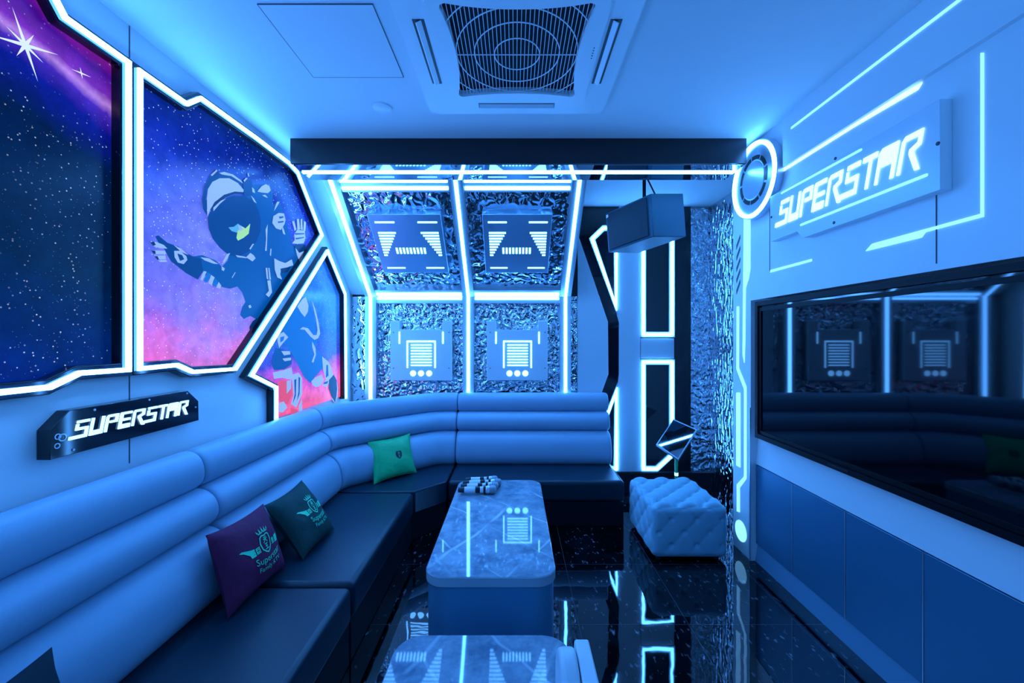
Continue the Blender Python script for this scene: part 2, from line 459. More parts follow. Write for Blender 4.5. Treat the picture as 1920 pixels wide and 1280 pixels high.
# ------------------------------------------------------------------ room shell
YR = -1.1
struct(MB().box(WL - .06, 1.95, YR, YB + .06, -0.05, 0.0).build('floor', 'floor'), 'dark glossy granite tile floor with thin grout lines')
struct(MB().box(WL - .06, 1.95, YR, YB + .06, ZC, ZC + .05).build('ceiling', 'ceiling'), 'plain painted ceiling')
struct(MB().box(WL - .06, WL, YR, YB + .06, 0, ZC).build('wall_left', 'wall'), 'light panelled wall behind the sofa')
struct(MB().box(WL - .06, 1.95, YB, YB + .06, 0, ZC).build('wall_back', 'black_satin'), 'dark end wall')
struct(MB().box(WL - .06, 1.95, YR - .06, YR, 0, ZC).build('wall_rear', 'rear'))
struct(MB().box(1.63, 1.69, YR, 2.69, 0, 1.70).build('wall_right', 'wall'), 'light wall behind the television and cabinets')
struct(MB().box(WR, 1.69, YR, 2.684, 1.70, ZC).build('wall_right_upper', 'wall'), 'light panelled upper wall carrying the lit sign')
struct(MB().box(WR, 1.69, 2.684, 2.90, 0, ZC).build('wall_right_pillar', 'wall'), 'pale end pillar with angular light slots')
struct(MB().box(1.87, 1.93, 2.90, YB, 0, ZC).build('wall_right_recess', 'wall'))
struct(MB().box(1.69, 1.93, 2.84, 2.90, 0, ZC).build('wall_right_return', 'wall'))
# two unseen outlines added on the rear wall to light table and ottoman fronts
for lab, xa, xb_ in (('tall added fill light outline on the unseen rear wall, sofa side', -1.15, -.10), ('tall added fill light outline on the unseen rear wall, television side', .10, 1.15)):
    def FQ(u, v, d): return (u, YR + .022 + d, v)
    T = thing('frame_light', lab, 'light', ((xa + xb_) / 2, YR, .35), 'added fill light outlines on the rear wall')
    q = [(xa, .35), (xb_, .35), (xb_, 1.75), (xa, 1.75)]
    MB().band(FQ, q, 0.06, 0.0, 0.03, True).build('channel', 'black', T)
    MB().band(FQ, q, 0.017, 0.028, 0.04, True).build('led_strip', 'led', T)
# seams
t = MB()
for x in (242.5,):
    Y = F * -WL / (CX - x)
    t.box(WL, WL + .0015, Y - .002, Y + .002, 0.95, ZC)
struct(t.build('trim_1', 'groove'))
t = MB()
for x, y0, y1 in ((1756, 340, 494), (1605.6, 117, 204)):
    Y, z1 = PR(x, y0); _, z0 = PR(x, y1)
    t.box(WR - .0015, WR, Y - .002, Y + .002, max(z0, 1.70), z1)
Y, z1 = PR(1443.5, 380); _, z0 = PR(1443.5, 509)
t.box(WR - .0015, WR, Y - .002, Y + .002, z0, z1)
struct(t.build('trim_2', 'groove'))
# upper fascia of the right wall, slightly proud, with its long slot of light
struct(MB().box(WR - .022, WR, YR, 2.33, 2.424, ZC).build('trim_3', 'wall'), 'proud fascia panel along the top of the right wall')

# ------------------------------------------------------------------ left wall murals
def mural(label, path, closed, mat, extra=None, name='mural_panel'):
    ys = [p[0] for p in path]; zs = [p[1] for p in path]
    T = thing(name, label, 'wall mural', (WL, (min(ys) + max(ys)) / 2, min(zs)))
    edge = path if closed else path[3:] + path[:3]
    MB().band(FL, edge, 0.050, 0.0, 0.045, closed).build('frame', 'black', T, bevel=0.004)
    l = MB(); l.band(FL, edge, 0.0165, 0.043, 0.056, closed)
    l.build('led_strip', 'led', T)
    pr = MB(); pr.flat(FL, inset(path, 0.02), 0.008, 0)
    mats = [mat]
    if extra: mats = extra(pr, mats, inset(path, 0.025))
    pr.build('printed_panel', mats, T)
    return T
p1 = [(1.595, 2.523), (1.37, 2.521), (1.31, 2.60), (0.45, 2.60), (0.45, 1.294), (1.325, 1.294), (1.416, 1.332), (1.595, 1.33)]
def star(pr, Y, z, r, n, m, ph=0.0, wid=0.05):
    for k in range(n):
        a = ph + PI * k / n * 2
        rr = r * (1.0 if k % 2 == 0 else 0.55)
        c, s = math.cos(a), math.sin(a)
        pr.flat(FL, [(Y - s * r * wid, z + c * r * wid), (Y + c * rr, z + s * rr), (Y + s * r * wid, z - c * r * wid)], 0.0095, m)
def ex_left(pr, mats, lim):
    star(pr, 1.293, 2.374, 0.10, 8, 1, 0.35, 0.06); star(pr, 1.46, 2.394, 0.035, 4, 1, 0.2, 0.08)
    pr.disc(FL, 1.293, 2.374, 0.012, 0.009, 0.0096, 16, 1)
    return mats + ['i_star']
mural('large starfield mural with a pink nebula corner and bright flare star', p1, True, 'galaxy_left', ex_left)

p2 = PLS([(260, 133), (348.7, 195), (375, 184), (480, 259), (543, 307), (557, 323), (603, 441), (440, 691.5), (360, 697), (330, 684), (260, 691)])
p3 = PLS([(613.5, 470), (646.5, 551), (648, 745), (517, 790), (517, 726), (471, 703)])
p3[2] = (p3[2][0], .918); p3[3] = (p3[3][0], .918)
INK = ['i_dark', 'i_suit', 'i_mid', 'i_pale', 'i_shadow', 'i_green', 'i_cyan', 'i_star', 'i_red']
DK, SU, MI, PA, SH, GR, CN, ST, RD = range(1, 10)
ASTRO = [
 (SU, [(456, 340), (468, 335), (474, 346), (486, 346), (495, 345), (506, 349), (512, 360), (512, 384), (522, 377), (530, 390), (534, 412), (545, 440), (549, 460), (560, 462), (578, 470), (572, 490), (552, 512), (540, 540), (520, 572), (508, 588), (495, 590), (488, 602), (470, 592), (458, 598), (451, 590), (455, 575), (461, 566), (455, 548), (446, 537), (432, 541), (418, 538), (400, 528), (382, 512), (366, 498), (354, 482), (380, 478), (405, 488), (417, 500), (428, 488), (430, 476), (460, 470), (480, 450)]),
 (DK, [(292, 443), (298, 441), (315, 455), (335, 462), (352, 475), (362, 480), (378, 486), (382, 508), (372, 524), (350, 512), (335, 500), (322, 490), (316, 480), (310, 468), (300, 458)]),
 (PA, [(284, 454), (293, 453), (308, 459), (315, 466), (300, 465), (288, 461)]), (SH, [(283, 454), (290, 453), (293, 459), (288, 461)]),
 (PA, [(284, 469), (310, 470), (313, 476), (290, 477)]), (SH, [(284, 469), (292, 470), (293, 476), (289, 476)]),
 (PA, [(290, 479), (311, 479), (312, 486), (297, 486)]), (SH, [(290, 480), (296, 480), (299, 486), (296, 487)]),
 (PA, [(297, 488), (312, 487), (314, 491), (301, 491)]),
 (PA, [(327, 470), (338, 470), (350, 480), (352, 487), (345, 495), (334, 492), (328, 482)]), (DK, [(333, 475), (342, 478), (346, 486), (338, 489)]),
 (PA, [(326, 459), (340, 466), (354, 478), (340, 472)]),
 (PA, [(376, 482), (392, 484), (410, 495), (400, 494), (384, 488)]),
 (PA, [(376, 524), (382, 508), (388, 509), (380, 526)]), (MI, [(382, 527), (389, 510), (396, 514), (389, 530)]), (PA, [(391, 531), (396, 515), (403, 520), (397, 534)]), (MI, [(398, 535), (404, 521), (409, 527), (405, 538)]), (PA, [(406, 539), (410, 528), (415, 535), (413, 541)]),
 (DK, [(383, 350), (395, 327), (406, 319), (413, 325), (436, 328), (450, 337), (458, 347), (457, 362), (446, 345), (430, 335), (412, 333), (398, 341), (389, 356), (386, 376), (379, 380), (379, 372)]),
 (PA, [(395, 328), (406, 318), (408, 320), (398, 330)]), (PA, [(411, 324), (420, 322), (437, 327), (452, 338), (456, 344), (448, 339), (434, 330), (416, 327)]),
 (DK, [(379, 378), (388, 374), (388, 404), (381, 392)]),
 (PA, [(388, 372), (390, 354), (398, 341), (412, 334), (430, 334), (446, 343), (457, 356), (456, 361), (440, 359), (420, 366), (402, 380), (394, 392), (389, 406)]),
 (SH, [(402, 379), (420, 365), (440, 359), (456, 360), (456, 364), (440, 363), (422, 370), (406, 383), (396, 396), (394, 394)]),
 (DK, [(389, 408), (396, 392), (406, 381), (420, 372), (438, 366), (458, 367), (474, 376), (484, 392), (489, 412), (488, 434), (481, 452), (468, 470), (448, 481), (428, 478), (412, 464), (399, 448), (391, 428)]),
 (PA, [(400, 389), (414, 376), (424, 372), (412, 382), (400, 396)]), (PA, [(470, 366), (476, 372), (481, 381), (476, 378)]),
 (CN, [(428, 426), (438, 425), (446, 419), (452, 424), (444, 436), (434, 433)]), (GR, [(443, 446), (445, 434), (453, 424), (460, 428), (469, 419), (466, 438), (456, 446), (446, 451)]), (PA, [(446, 422), (452, 423), (456, 430), (449, 434)]),
 (DK, [(455, 345), (462, 333), (472, 340), (473, 366), (458, 368)]), (PA, [(456, 338), (461, 333), (464, 334), (458, 341)]), (PA, [(464, 325), (466, 324), (467, 331), (465, 331)]),
 (PA, [(472, 351), (476, 354), (478, 362), (473, 360)]),
 (PA, [(482, 359), (490, 349), (498, 345), (505, 349), (507, 357), (502, 362), (492, 361)]), (PA, [(491, 366), (497, 365), (502, 371), (496, 369)]),
 (PA, [(512, 405), (522, 399), (532, 400), (535, 412), (533, 420), (526, 431), (517, 428), (510, 418)]), (SU, [(522, 406), (531, 405), (531, 408), (524, 410)]), (SU, [(520, 415), (532, 414), (530, 417), (521, 418)]),
 (PA, [(516, 385), (519, 378), (524, 378), (518, 388), (513, 396)]),
 (PA, [(551, 440), (556, 431), (571, 432), (572, 445), (569, 456), (556, 457), (547, 456), (552, 450)]),
 (PA, [(547, 415), (551, 414), (555, 430), (552, 433)]), (PA, [(556, 411), (560, 410), (562, 430), (557, 431)]), (PA, [(563, 411), (566, 410), (567, 431), (563, 430)]), (PA, [(569, 414), (573, 417), (572, 433), (568, 431)]),
 (SU, [(552, 437), (570, 437), (570, 439), (553, 440)]), (SU, [(553, 446), (570, 444), (569, 446), (554, 449)]),
 (SH, [(552, 458), (572, 458), (573, 466), (562, 474), (554, 468)]), (PA, [(553, 464), (560, 474), (571, 470), (566, 485), (560, 488), (556, 478)]),
 (PA, [(529, 424), (532, 432), (534, 440), (530, 438), (528, 430)]),
 (PA, [(497, 430), (501, 420), (499, 470), (496, 470), (498, 448)]), (PA, [(506, 466), (508, 466), (507, 480), (505, 478)]),
 (PA, [(497, 502), (500, 502), (502, 524), (499, 522)]), (PA, [(502, 502), (504, 502), (507, 524), (504, 524)]), (PA, [(500, 526), (506, 525), (509, 548), (503, 557), (497, 552), (503, 545)]),
 (PA, [(513, 484), (522, 489), (534, 493), (546, 486), (549, 497), (537, 501), (526, 503), (524, 514), (528, 524), (519, 520), (514, 505)]), (SH, [(524, 504), (536, 502), (544, 500), (538, 510), (528, 512)]),
 (PA, [(460, 482), (468, 474), (474, 478), (478, 484), (472, 490), (466, 486)]), (PA, [(440, 478), (458, 481), (462, 484), (444, 482)]), (PA, [(466, 466), (472, 457), (475, 457), (468, 468)]),
 (PA, [(414, 499), (420, 503), (418, 508), (414, 506)]), (PA, [(424, 476), (430, 474), (425, 484), (418, 494), (416, 490)]),
 (PA, [(433, 520), (439, 510), (440, 511), (434, 521)]),
 (PA, [(464, 573), (468, 571), (470, 576), (466, 578)]), (SH, [(466, 612), (472, 602), (480, 596), (482, 600), (474, 612), (466, 618)]),
]
LEGS = [
 (MI, [(540, 590), (556, 560), (574, 556), (590, 600), (596, 640), (592, 652), (606, 668), (606, 690), (590, 708), (582, 718), (570, 706), (558, 682), (546, 660), (538, 648), (528, 640), (534, 612)]),
 (PA, [(558, 574), (568, 560), (574, 556), (579, 572), (578, 584), (572, 594), (565, 586)]),
 (PA, [(585, 562), (592, 580), (598, 605), (601, 625), (597, 634), (590, 637), (582, 630), (572, 618), (563, 617), (568, 613), (578, 615), (588, 628), (594, 628), (596, 618), (593, 598)]),
 (PA, [(586, 640), (592, 652), (593, 665), (588, 680), (585, 678), (590, 664), (586, 650)]),
 (PA, [(520, 628), (532, 622), (541, 632), (532, 642), (524, 652), (521, 640)]), (MI, [(526, 632), (534, 630), (532, 638), (526, 642)]),
 (SU, [(518, 652), (530, 655), (546, 660), (548, 682), (534, 692), (514, 694), (510, 676)]), (PA, [(528, 658), (544, 658), (545, 664), (533, 666)]), (PA, [(530, 672), (546, 670), (546, 675), (534, 677)]),
 (PA, [(512, 698), (532, 694), (547, 688), (549, 702), (560, 698), (567, 708), (567, 738), (556, 764), (546, 757), (551, 740), (548, 712), (530, 708), (514, 710)]), (SU, [(552, 712), (556, 710), (555, 742), (549, 757), (553, 738)]), (SU, [(560, 706), (563, 708), (562, 738), (557, 752), (560, 734)]),
 (RD, [(521, 714), (546, 712), (548, 740), (540, 758), (524, 752)]), (PA, [(538, 714), (546, 712), (546, 728), (538, 738)]),
 (PA, [(523, 756), (532, 752), (539, 764), (530, 773), (523, 772)]), (PA, [(560, 762), (566, 746), (567, 772), (562, 776)]), (RD, [(545, 764), (558, 768), (556, 778), (546, 780)]),
 (PA, [(584, 714), (594, 706), (603, 702), (607, 712), (602, 722), (593, 726), (586, 722)]), (PA, [(604, 668), (616, 678), (622, 690), (624, 704), (619, 714), (612, 726), (604, 722), (611, 712), (606, 694)]), (SU, [(612, 684), (615, 684), (616, 704), (611, 708)]), (SU, [(608, 716), (616, 714), (613, 719), (606, 720)]),
 (SH, [(617, 712), (626, 702), (631, 712), (634, 728), (633, 744), (628, 755), (622, 744), (616, 728)]), (PA, [(631, 714), (634, 728), (633, 745), (628, 754), (631, 742), (632, 728)]), (PA, [(621, 744), (626, 750), (628, 755), (623, 750)]),
]
def printed(polys, lines):
    def ex(pr, mats, lim):
        for k, (c, px) in enumerate(polys):
            q = PLS(px, 0.012)
            if area(q) < 0: q = q[::-1]
            for a, b in lines: 
                if len(q) > 2: q = clip(q, a, b)
            if len(q) > 2: pr.flat(FL, q, 0.0095 + 0.00012 * k, c)
        return mats + INK
    return ex
L2 = inset(p2, 0.022)
L3 = inset(p3, 0.022)
def orient(a, b, inside):
    s = (b[0] - a[0]) * (inside[1] - a[1]) - (b[1] - a[1]) * (inside[0] - a[0])
    return (a, b) if s > 0 else (b, a)
c2 = PL(420, 480); c3 = PL(590, 660)
mural('astronaut mural, dark helmet and waving glove in violet space', p2, True, 'galaxy_main', printed(ASTRO, [orient(L2[6], L2[7], c2), orient(L2[5], L2[6], c2)]))
mural('narrow pointed mural showing the legs and boots of an astronaut', p3, False, 'galaxy_foot', printed(LEGS, [orient(L3[0], L3[5], c3), orient(L3[0], L3[1], c3), orient(L3[3], L3[4], c3), orient(L3[1], L3[2], c3)]))

# ------------------------------------------------------------------ lettering used on both wall signs
GLY = {
 'S': ([[(0.14, 1.0), (0.84, 1.0), (0.84, 0.86), (0.14, 0.86)], [(0.12, 0.81), (0.23, 0.81), (0.23, 0.60), (0.84, 0.60), (0.84, 0.0), (-0.16, 0.0), (-0.16, 0.17), (0.72, 0.17), (0.72, 0.46), (0.12, 0.46)]], 1.02),
 'U': ([[(0.0, 1.0), (0.11, 1.0), (0.11, 0.26), (0.66, 0.26), (0.66, 1.0), (0.78, 1.0), (0.78, 0.0), (0.0, 0.0)]], 0.96),
 'P': ([[(0.0, 0.88), (0.12, 1.0), (0.76, 1.0), (0.76, 0.50), (0.26, 0.50), (0.26, 0.63), (0.63, 0.63), (0.63, 0.86), (0.11, 0.86), (0.11, 0.0), (0.0, 0.0)]], 0.94),
 'E': ([[(0.06, 1.0), (0.80, 1.0), (0.80, 0.86), (0.17, 0.86), (0.17, 0.60), (0.74, 0.60), (0.74, 0.46), (0.13, 0.46), (0.13, 0.25), (0.78, 0.25), (0.78, 0.0), (0.0, 0.0), (0.0, 0.90)]], 0.98),
 'R': ([[(0.0, 0.0), (0.0, 0.88), (0.12, 1.0), (0.84, 1.0), (0.84, 0.60), (0.56, 0.50), (0.96, -0.06), (0.79, -0.06), (0.40, 0.46), (0.40, 0.58), (0.71, 0.69), (0.71, 0.86), (0.11, 0.86), (0.11, 0.0)]], 1.02),
 'T': ([[(0.0, 1.0), (0.72, 1.0), (0.72, 0.85), (0.46, 0.85), (0.46, 0.0), (0.34, 0.0), (0.34, 0.85), (0.0, 0.85)]], 0.84),
 'A': ([[(0.0, 0.0), (0.0, 0.86), (0.14, 1.0), (0.88, 1.0), (0.88, 0.0), (0.74, 0.0), (0.74, 0.46), (0.11, 0.46), (0.11, 0.0)]], 1.06),
}
def word(mb, fr, word_, u0, u1, v0, v1, d0, d1, shear=0.22):
    tot = sum(GLY[c][1] for c in word_)
    k = (u1 - u0) / (tot - 0.12 + shear); x = 0.0
    for c in word_:
        for poly in GLY[c][0]:
            mb.prism(fr, [(u0 + k * (x + a + shear * b), v0 + (v1 - v0) * b) for a, b in poly], d0, d1)
        x += GLY[c][1]

# dark sign on the left wall
T = thing('wall_sign', 'black glossy plaque with slanted white lettering above the sofa', 'sign', (WL, 1.645, 1.057))
MB().prism(FL, [(1.33, 1.057), (1.957, 1.062), (1.955, 1.154), (1.89, 1.212), (1.388, 1.208), (1.33, 1.153)], 0.0, 0.045).build('board', 'black', T, bevel=0.002)
m = MB(); word(m, FL, 'SUPERSTAR', 1.392, 1.893, 1.108, 1.168, 0.045, 0.052); m.build('lettering', 'white_lit', T)
for Y, z, r in ((1.352, 1.128, .010), (1.366, 1.122, .013), (1.350, 1.098, .009)): MB().ring(FL, Y, z, r * .7, r, 0.045, 0.047, n=20).build('hex_mark', 'silver', T)
for Y, z in ((1.47, 1.196), (1.69, 1.199), (1.935, 1.128), (1.40, 1.072), (1.885, 1.2)): MB().disc(FL, Y, z, .004, 0.045, 0.048, 12).build('screw_cap', 'silver', T)

# ------------------------------------------------------------------ back wall: sloping light lattice
T = thing('light_lattice', 'sloping silver lattice frame of three posts and cross rails with light strips', 'light frame', (-0.437, 3.88, 0.75))
PX = (-1.35, -0.434, 0.476); PW = 0.052
zb = 0.93; zl = 0.78
def FV(u, v, d): return (u, 3.88 - d, v)
for i, x in enumerate(PX):
    m = MB(); zb = 0.78 if i == 0 else 0.93
    b0, b1, dd = x - PW, x + PW, 0.035
    # vertical half and sloping half, mitred at the bend
    m.hexa([(b0, 3.92, zb), (b1, 3.92, zb), (b1, 3.88 - dd, zb), (b0, 3.88 - dd, zb), (b0, 3.92, 1.872), (b1, 3.92, 1.872), (b1, 3.88 - dd, 1.845), (b0, 3.88 - dd, 1.845)])
    a0 = FS(0, 1.245, -0.04); a1 = FS(0, 1.20, dd)
    m.hexa([(b0, 3.92, 1.872), (b1, 3.92, 1.872), (b1, 3.88 - dd, 1.845), (b0, 3.88 - dd, 1.845), (b0, a0[1], a0[2]), (b1, a0[1], a0[2]), (b1, a1[1], a1[2]), (b0, a1[1], a1[2])])
    po = m.build('post', 'silver', T)
    m = MB(); l = 0.0125; e0, e1 = dd - .004, dd + .010
    m.hexa([(x - l, 3.88 - e0, zb), (x + l, 3.88 - e0, zb), (x + l, 3.88 - e1, zb), (x - l, 3.88 - e1, zb), (x - l, 3.88 - e0, 1.845), (x + l, 3.88 - e0, 1.845), (x + l, 3.88 - e1, 1.843), (x - l, 3.88 - e1, 1.843)])
    q0 = FS(0, 1.19, e0); q1 = FS(0, 1.19, e1)
    m.hexa([(x - l, 3.88 - e0, 1.845), (x + l, 3.88 - e0, 1.845), (x + l, 3.88 - e1, 1.843), (x - l, 3.88 - e1, 1.843), (x - l, q0[1], q0[2]), (x + l, q0[1], q0[2]), (x + l, q1[1], q1[2]), (x - l, q1[1], q1[2])])
    m.build('led_strip', 'led', po)
for a, b in ((PX[0] + PW, PX[1] - PW), (PX[1] + PW, PX[2] - PW)):
    for fr, v0, v1, leds in ((FS, 1.055, 1.17, (1.087, 1.145)), (FS, 0.0, 0.092, (0.046,)), (FV, 1.785, 1.853, (1.828,))):
        r = MB().rect(fr, a, b, v0, v1, -0.035, 0.022).build('rail', 'silver', T)
        m = MB()
        for v in leds: m.rect(fr, a + .01, b - .01, v - .010, v + .010, 0.018, 0.032)
        m.build('led_strip', 'led', r)

# hammered steel panels in the four bays
def mpanel(label, fr, u0, u1, v0, v1, d, mat, cat='mirror panel', th=0.01):
    return tag(MB().rect(fr, u0, u1, v0, v1, d - th, d).build('mirror_panel', mat), label, cat, 'hammered mirror panels of the back wall')
bays = ((PX[0] + PW, PX[1] - PW), (PX[1] + PW, PX[2] - PW))
mpanel('sloping rippled mirror panel in the upper bay next to the murals', FS, *bays[0], 0.06, 1.14, -0.022, 'hammer')
mpanel('sloping rippled mirror panel in the upper bay next to the hanging speaker', FS, *bays[1], 0.06, 1.14, -0.022, 'hammer')
mpanel('upright rippled mirror panel in the lower bay next to the murals', FV, *bays[0], zl, 1.80, -0.022, 'hammer_fine')
mpanel('upright rippled mirror panel in the lower bay next to the white zigzag panel', FV, *bays[1], zb, 1.80, -0.022, 'hammer_fine')
mpanel('narrow rippled mirror strip between the pointed mural and the first lattice post', FV, WL, PX[0] - PW, zl, 1.85, -0.022, 'hammer')
mpanel('slim dark mirror strip between the last lattice post and the white zigzag panel', FV, PX[2] + PW, 0.60, zb, 1.853, -0.03, 'hammer')
struct(MB().rect(FS, WL, PX[0] - PW, 0.0, 1.24, -0.06, -0.022).build('trim_4', 'plate'), 'smooth sloping infill beside the first lattice post')
struct(MB().rect(FS, PX[2] + PW, 0.53, 0.0, 1.24, -0.06, -0.03).build('trim_5', 'black_satin'))

# glowing plates
def face_plate(label, u0, u1):
    c = FS((u0 + u1) / 2, 0.322, 0.03)
    T = thing('light_plate', label, 'light panel', c, 'slotted light plates on the lattice')
    v0, v1 = 0.322, 0.89; W, Hh = u1 - u0, v1 - v0
    MB().rect(FS, u0, u1, v0, v1, -0.022, 0.058).build('plate', 'plate_metal', T, bevel=0.003)
    U = lambda a: u0 + a * W
    V = lambda b: v1 - b * Hh
    def bar(a0, a1, b, h=0.011): MB().rect(FS, U(a0), U(a1), V(b) - h / 2, V(b) + h / 2, 0.057, 0.060).build('light_slot', 'slot', T)
    for b in (0.12, 0.905): bar(0.08, 0.35, b, 0.013); bar(0.67, 0.94, b, 0.013)
    for k in range(9):
        b = 0.29 + 0.0475 * k; ln = 0.25 - 0.025 * k
        bar(0.085, 0.085 + ln, b, 0.0145); bar(0.937 - ln, 0.937, b, 0.0145)
    for k in range(9):
        a = 0.292 + k * 0.0505; MB().rect(FS, U(a - .014), U(a + .014), V(0.645), V(0.54), 0.057, 0.060).build('light_slot', 'slot', T)
face_plate('slotted glowing plate on the sloping upper bay next to the murals', -1.149, -0.577)
face_plate('slotted glowing plate on the sloping upper bay next to the hanging speaker', -0.254, 0.293)
def grille_plate(label, u0, u1):
    d0, d1 = -0.022, 0.05
    T = thing('vent_light_plate', label, 'light panel', ((u0 + u1) / 2, 3.85, 1.06), 'vent shaped light plates on the lattice')
    W = u1 - u0
    z0, zt, zs = 1.062, 1.619, 1.535
    MB().prism(FV, [(u0, z0), (u1, z0), (u1, zt), (u1 - .088, zt), (u1 - .088, zs), (u0 + .088, zs), (u0 + .088, zt), (u0, zt)], d0, d1).build('plate', 'plate', T, bevel=0.003)
    U = lambda p: u0 + (p - 873) / 365 * W
    V = lambda q: H + (CY - (540 + q / 3.2)) * 3.83 / F
    e0, e1 = d1 - .001, d1 + .003
    def part(nm, mt, f): m = MB(); f(m); m.build(nm, mt, T)
    for p in (928, 1186): part('light_slot', 'slot', lambda m: m.rect(FV, U(p - 4), U(p + 4), V(333), V(262), e0, e1))
    part('light_frame', 'slot', lambda m: m.prism(FV, [(U(971), V(478)), (U(971), V(315)), (U(1143), V(315)), (U(1143), V(478)), (U(1135), V(478)), (U(1135), V(324)), (U(979), V(324)), (U(979), V(478))], e0, e1))
    for k in range(8):
        q = 341 + k * 17.4; part('light_slot', 'slot', lambda m: m.rect(FV, U(996), U(1119), V(q + 3.4), V(q - 3.4), e0, e1))
    for p in (1009, 1056, 1104): part('light_dot', 'slot', lambda m: m.disc(FV, U(p), V(511), 0.0265, e0, e1, 28))
    for p, q in ((893, 265), (1222, 265), (893, 480), (1222, 480)): part('screw', 'dark_metal', lambda m: m.disc(FV, U(p), V(q), .005, e0, e1, 10))
grille_plate('vent shaped glowing plate with three dots in the lower bay next to the murals', -1.161, -0.587)
grille_plate('vent shaped glowing plate with three dots in the lower bay next to the zigzag panel', -0.2596, 0.308)

# ------------------------------------------------------------------ back wall right: zigzag panels and light outlines
z_pl = PB(1200, 884)[1]
struct(MB().box(0.60, PB(1296, 0)[0], YB - .012, YB, z_pl, ZC).build('trim_6', 'black'), 'black gloss backing of the zigzag light wall')
struct(MB().box(0.60, 1.87, YB - .05, YB, 0, z_pl).build('trim_7', 'black_satin'), 'black plinth under the zigzag light wall')
T = tag(MB().prism(FB, PBS([(1083, 446), (1086, 446), (1140, 603), (1141, 701), (1129, 734), (1115, 770), (1083, 770)], .03), 0.0125, 0.03).build('zigzag_panel', 'plate', bevel=0.002),
        'pale zigzag edged wall panel behind the end of the sofa', 'wall panel')
T = tag(MB().prism(FB, PBS([(1161, 385), (1200.5, 385), (1200.5, 884), (1161, 884), (1159, 720), (1161, 700), (1161, 604), (1157, 590)], .03), 0.0125, 0.03).build('column_panel', 'plate', bevel=0.002),
        'tall pale upright panel between the zigzag lights and the light rectangles', 'wall panel')
T = tag(MB().prism(FB, PBS([(1201.5, 634), (1264, 634), (1264, 672), (1201.5, 672)], .03), 0.0125, 0.03).build('cross_panel', 'plate', bevel=0.002),
        'short pale crosspiece between the upper and lower light rectangles', 'wall panel')
def outline(label, px, name, closed=True):
    p = PBS(px, .035); xs = [a for a, b in p]; zs = [b for a, b in p]
    T = thing(name, label, 'light', (sum(xs) / len(xs), YB, min(zs)), 'light outlines on the black end wall')
    MB().band(FB, p, 0.052, 0.0125, 0.030, closed).build('channel', 'plate', T)
    MB().band(FB, p, 0.021, 0.028, 0.040, closed).build('led_strip', 'led', T)
outline('blue lit V shaped outline partly behind the hanging speaker', [(1132, 427), (1110.5, 447.5), (1155.5, 575), (1156, 427)], 'frame_light')
outline('blue lit triangular outline behind the end of the sofa backrest', [(1156, 733), (1156, 879), (1100, 879)], 'frame_light')
outline('tall blue lit rectangle outline below the hanging speaker', [(1206.6, 400), (1260.5, 400), (1260.5, 627), (1206.6, 627)], 'frame_light')
outline('lower blue lit rectangle outline with one cut corner above the ottoman', [(1206.6, 678.5), (1260.5, 678.5), (1260.5, 853), (1232, 879), (1206.6, 879)], 'frame_light')
def rm(label, m, mat): return tag(m.build('mirror_panel', mat), label, 'mirror panel', 'rippled mirror panels in the recess')
rm('tall rippled mirror strip on the end wall beside the light rectangles', MB().box(PB(1296, 0)[0], 1.868, YB - .012, YB - .001, 0.19, ZC - .001), 'hammer_fine')
rm('wide rippled mirror lining the side of the recess behind the ottoman', MB().box(1.858, 1.869, 2.902, YB - .013, 0.0, ZC - .001), 'hammer_side')

# ------------------------------------------------------------------ ceiling beam
T = thing('ceiling_light_beam', 'black ceiling beam with a mirrored underside and light strip', 'light beam', (0.02, 2.71, 2.546))
MB().box(-1.41, 1.457, 2.58, 2.84, 2.552, ZC).build('casing', 'black_satin', T)
MB().box(-1.40, 1.45, 2.59, 2.835, 2.546, 2.553).build('mirror_underside', 'mirror_dark', T)
MB().box(-1.395, 1.44, 2.692, 2.712, 2.538, 2.5465).build('led_strip', 'led', T)

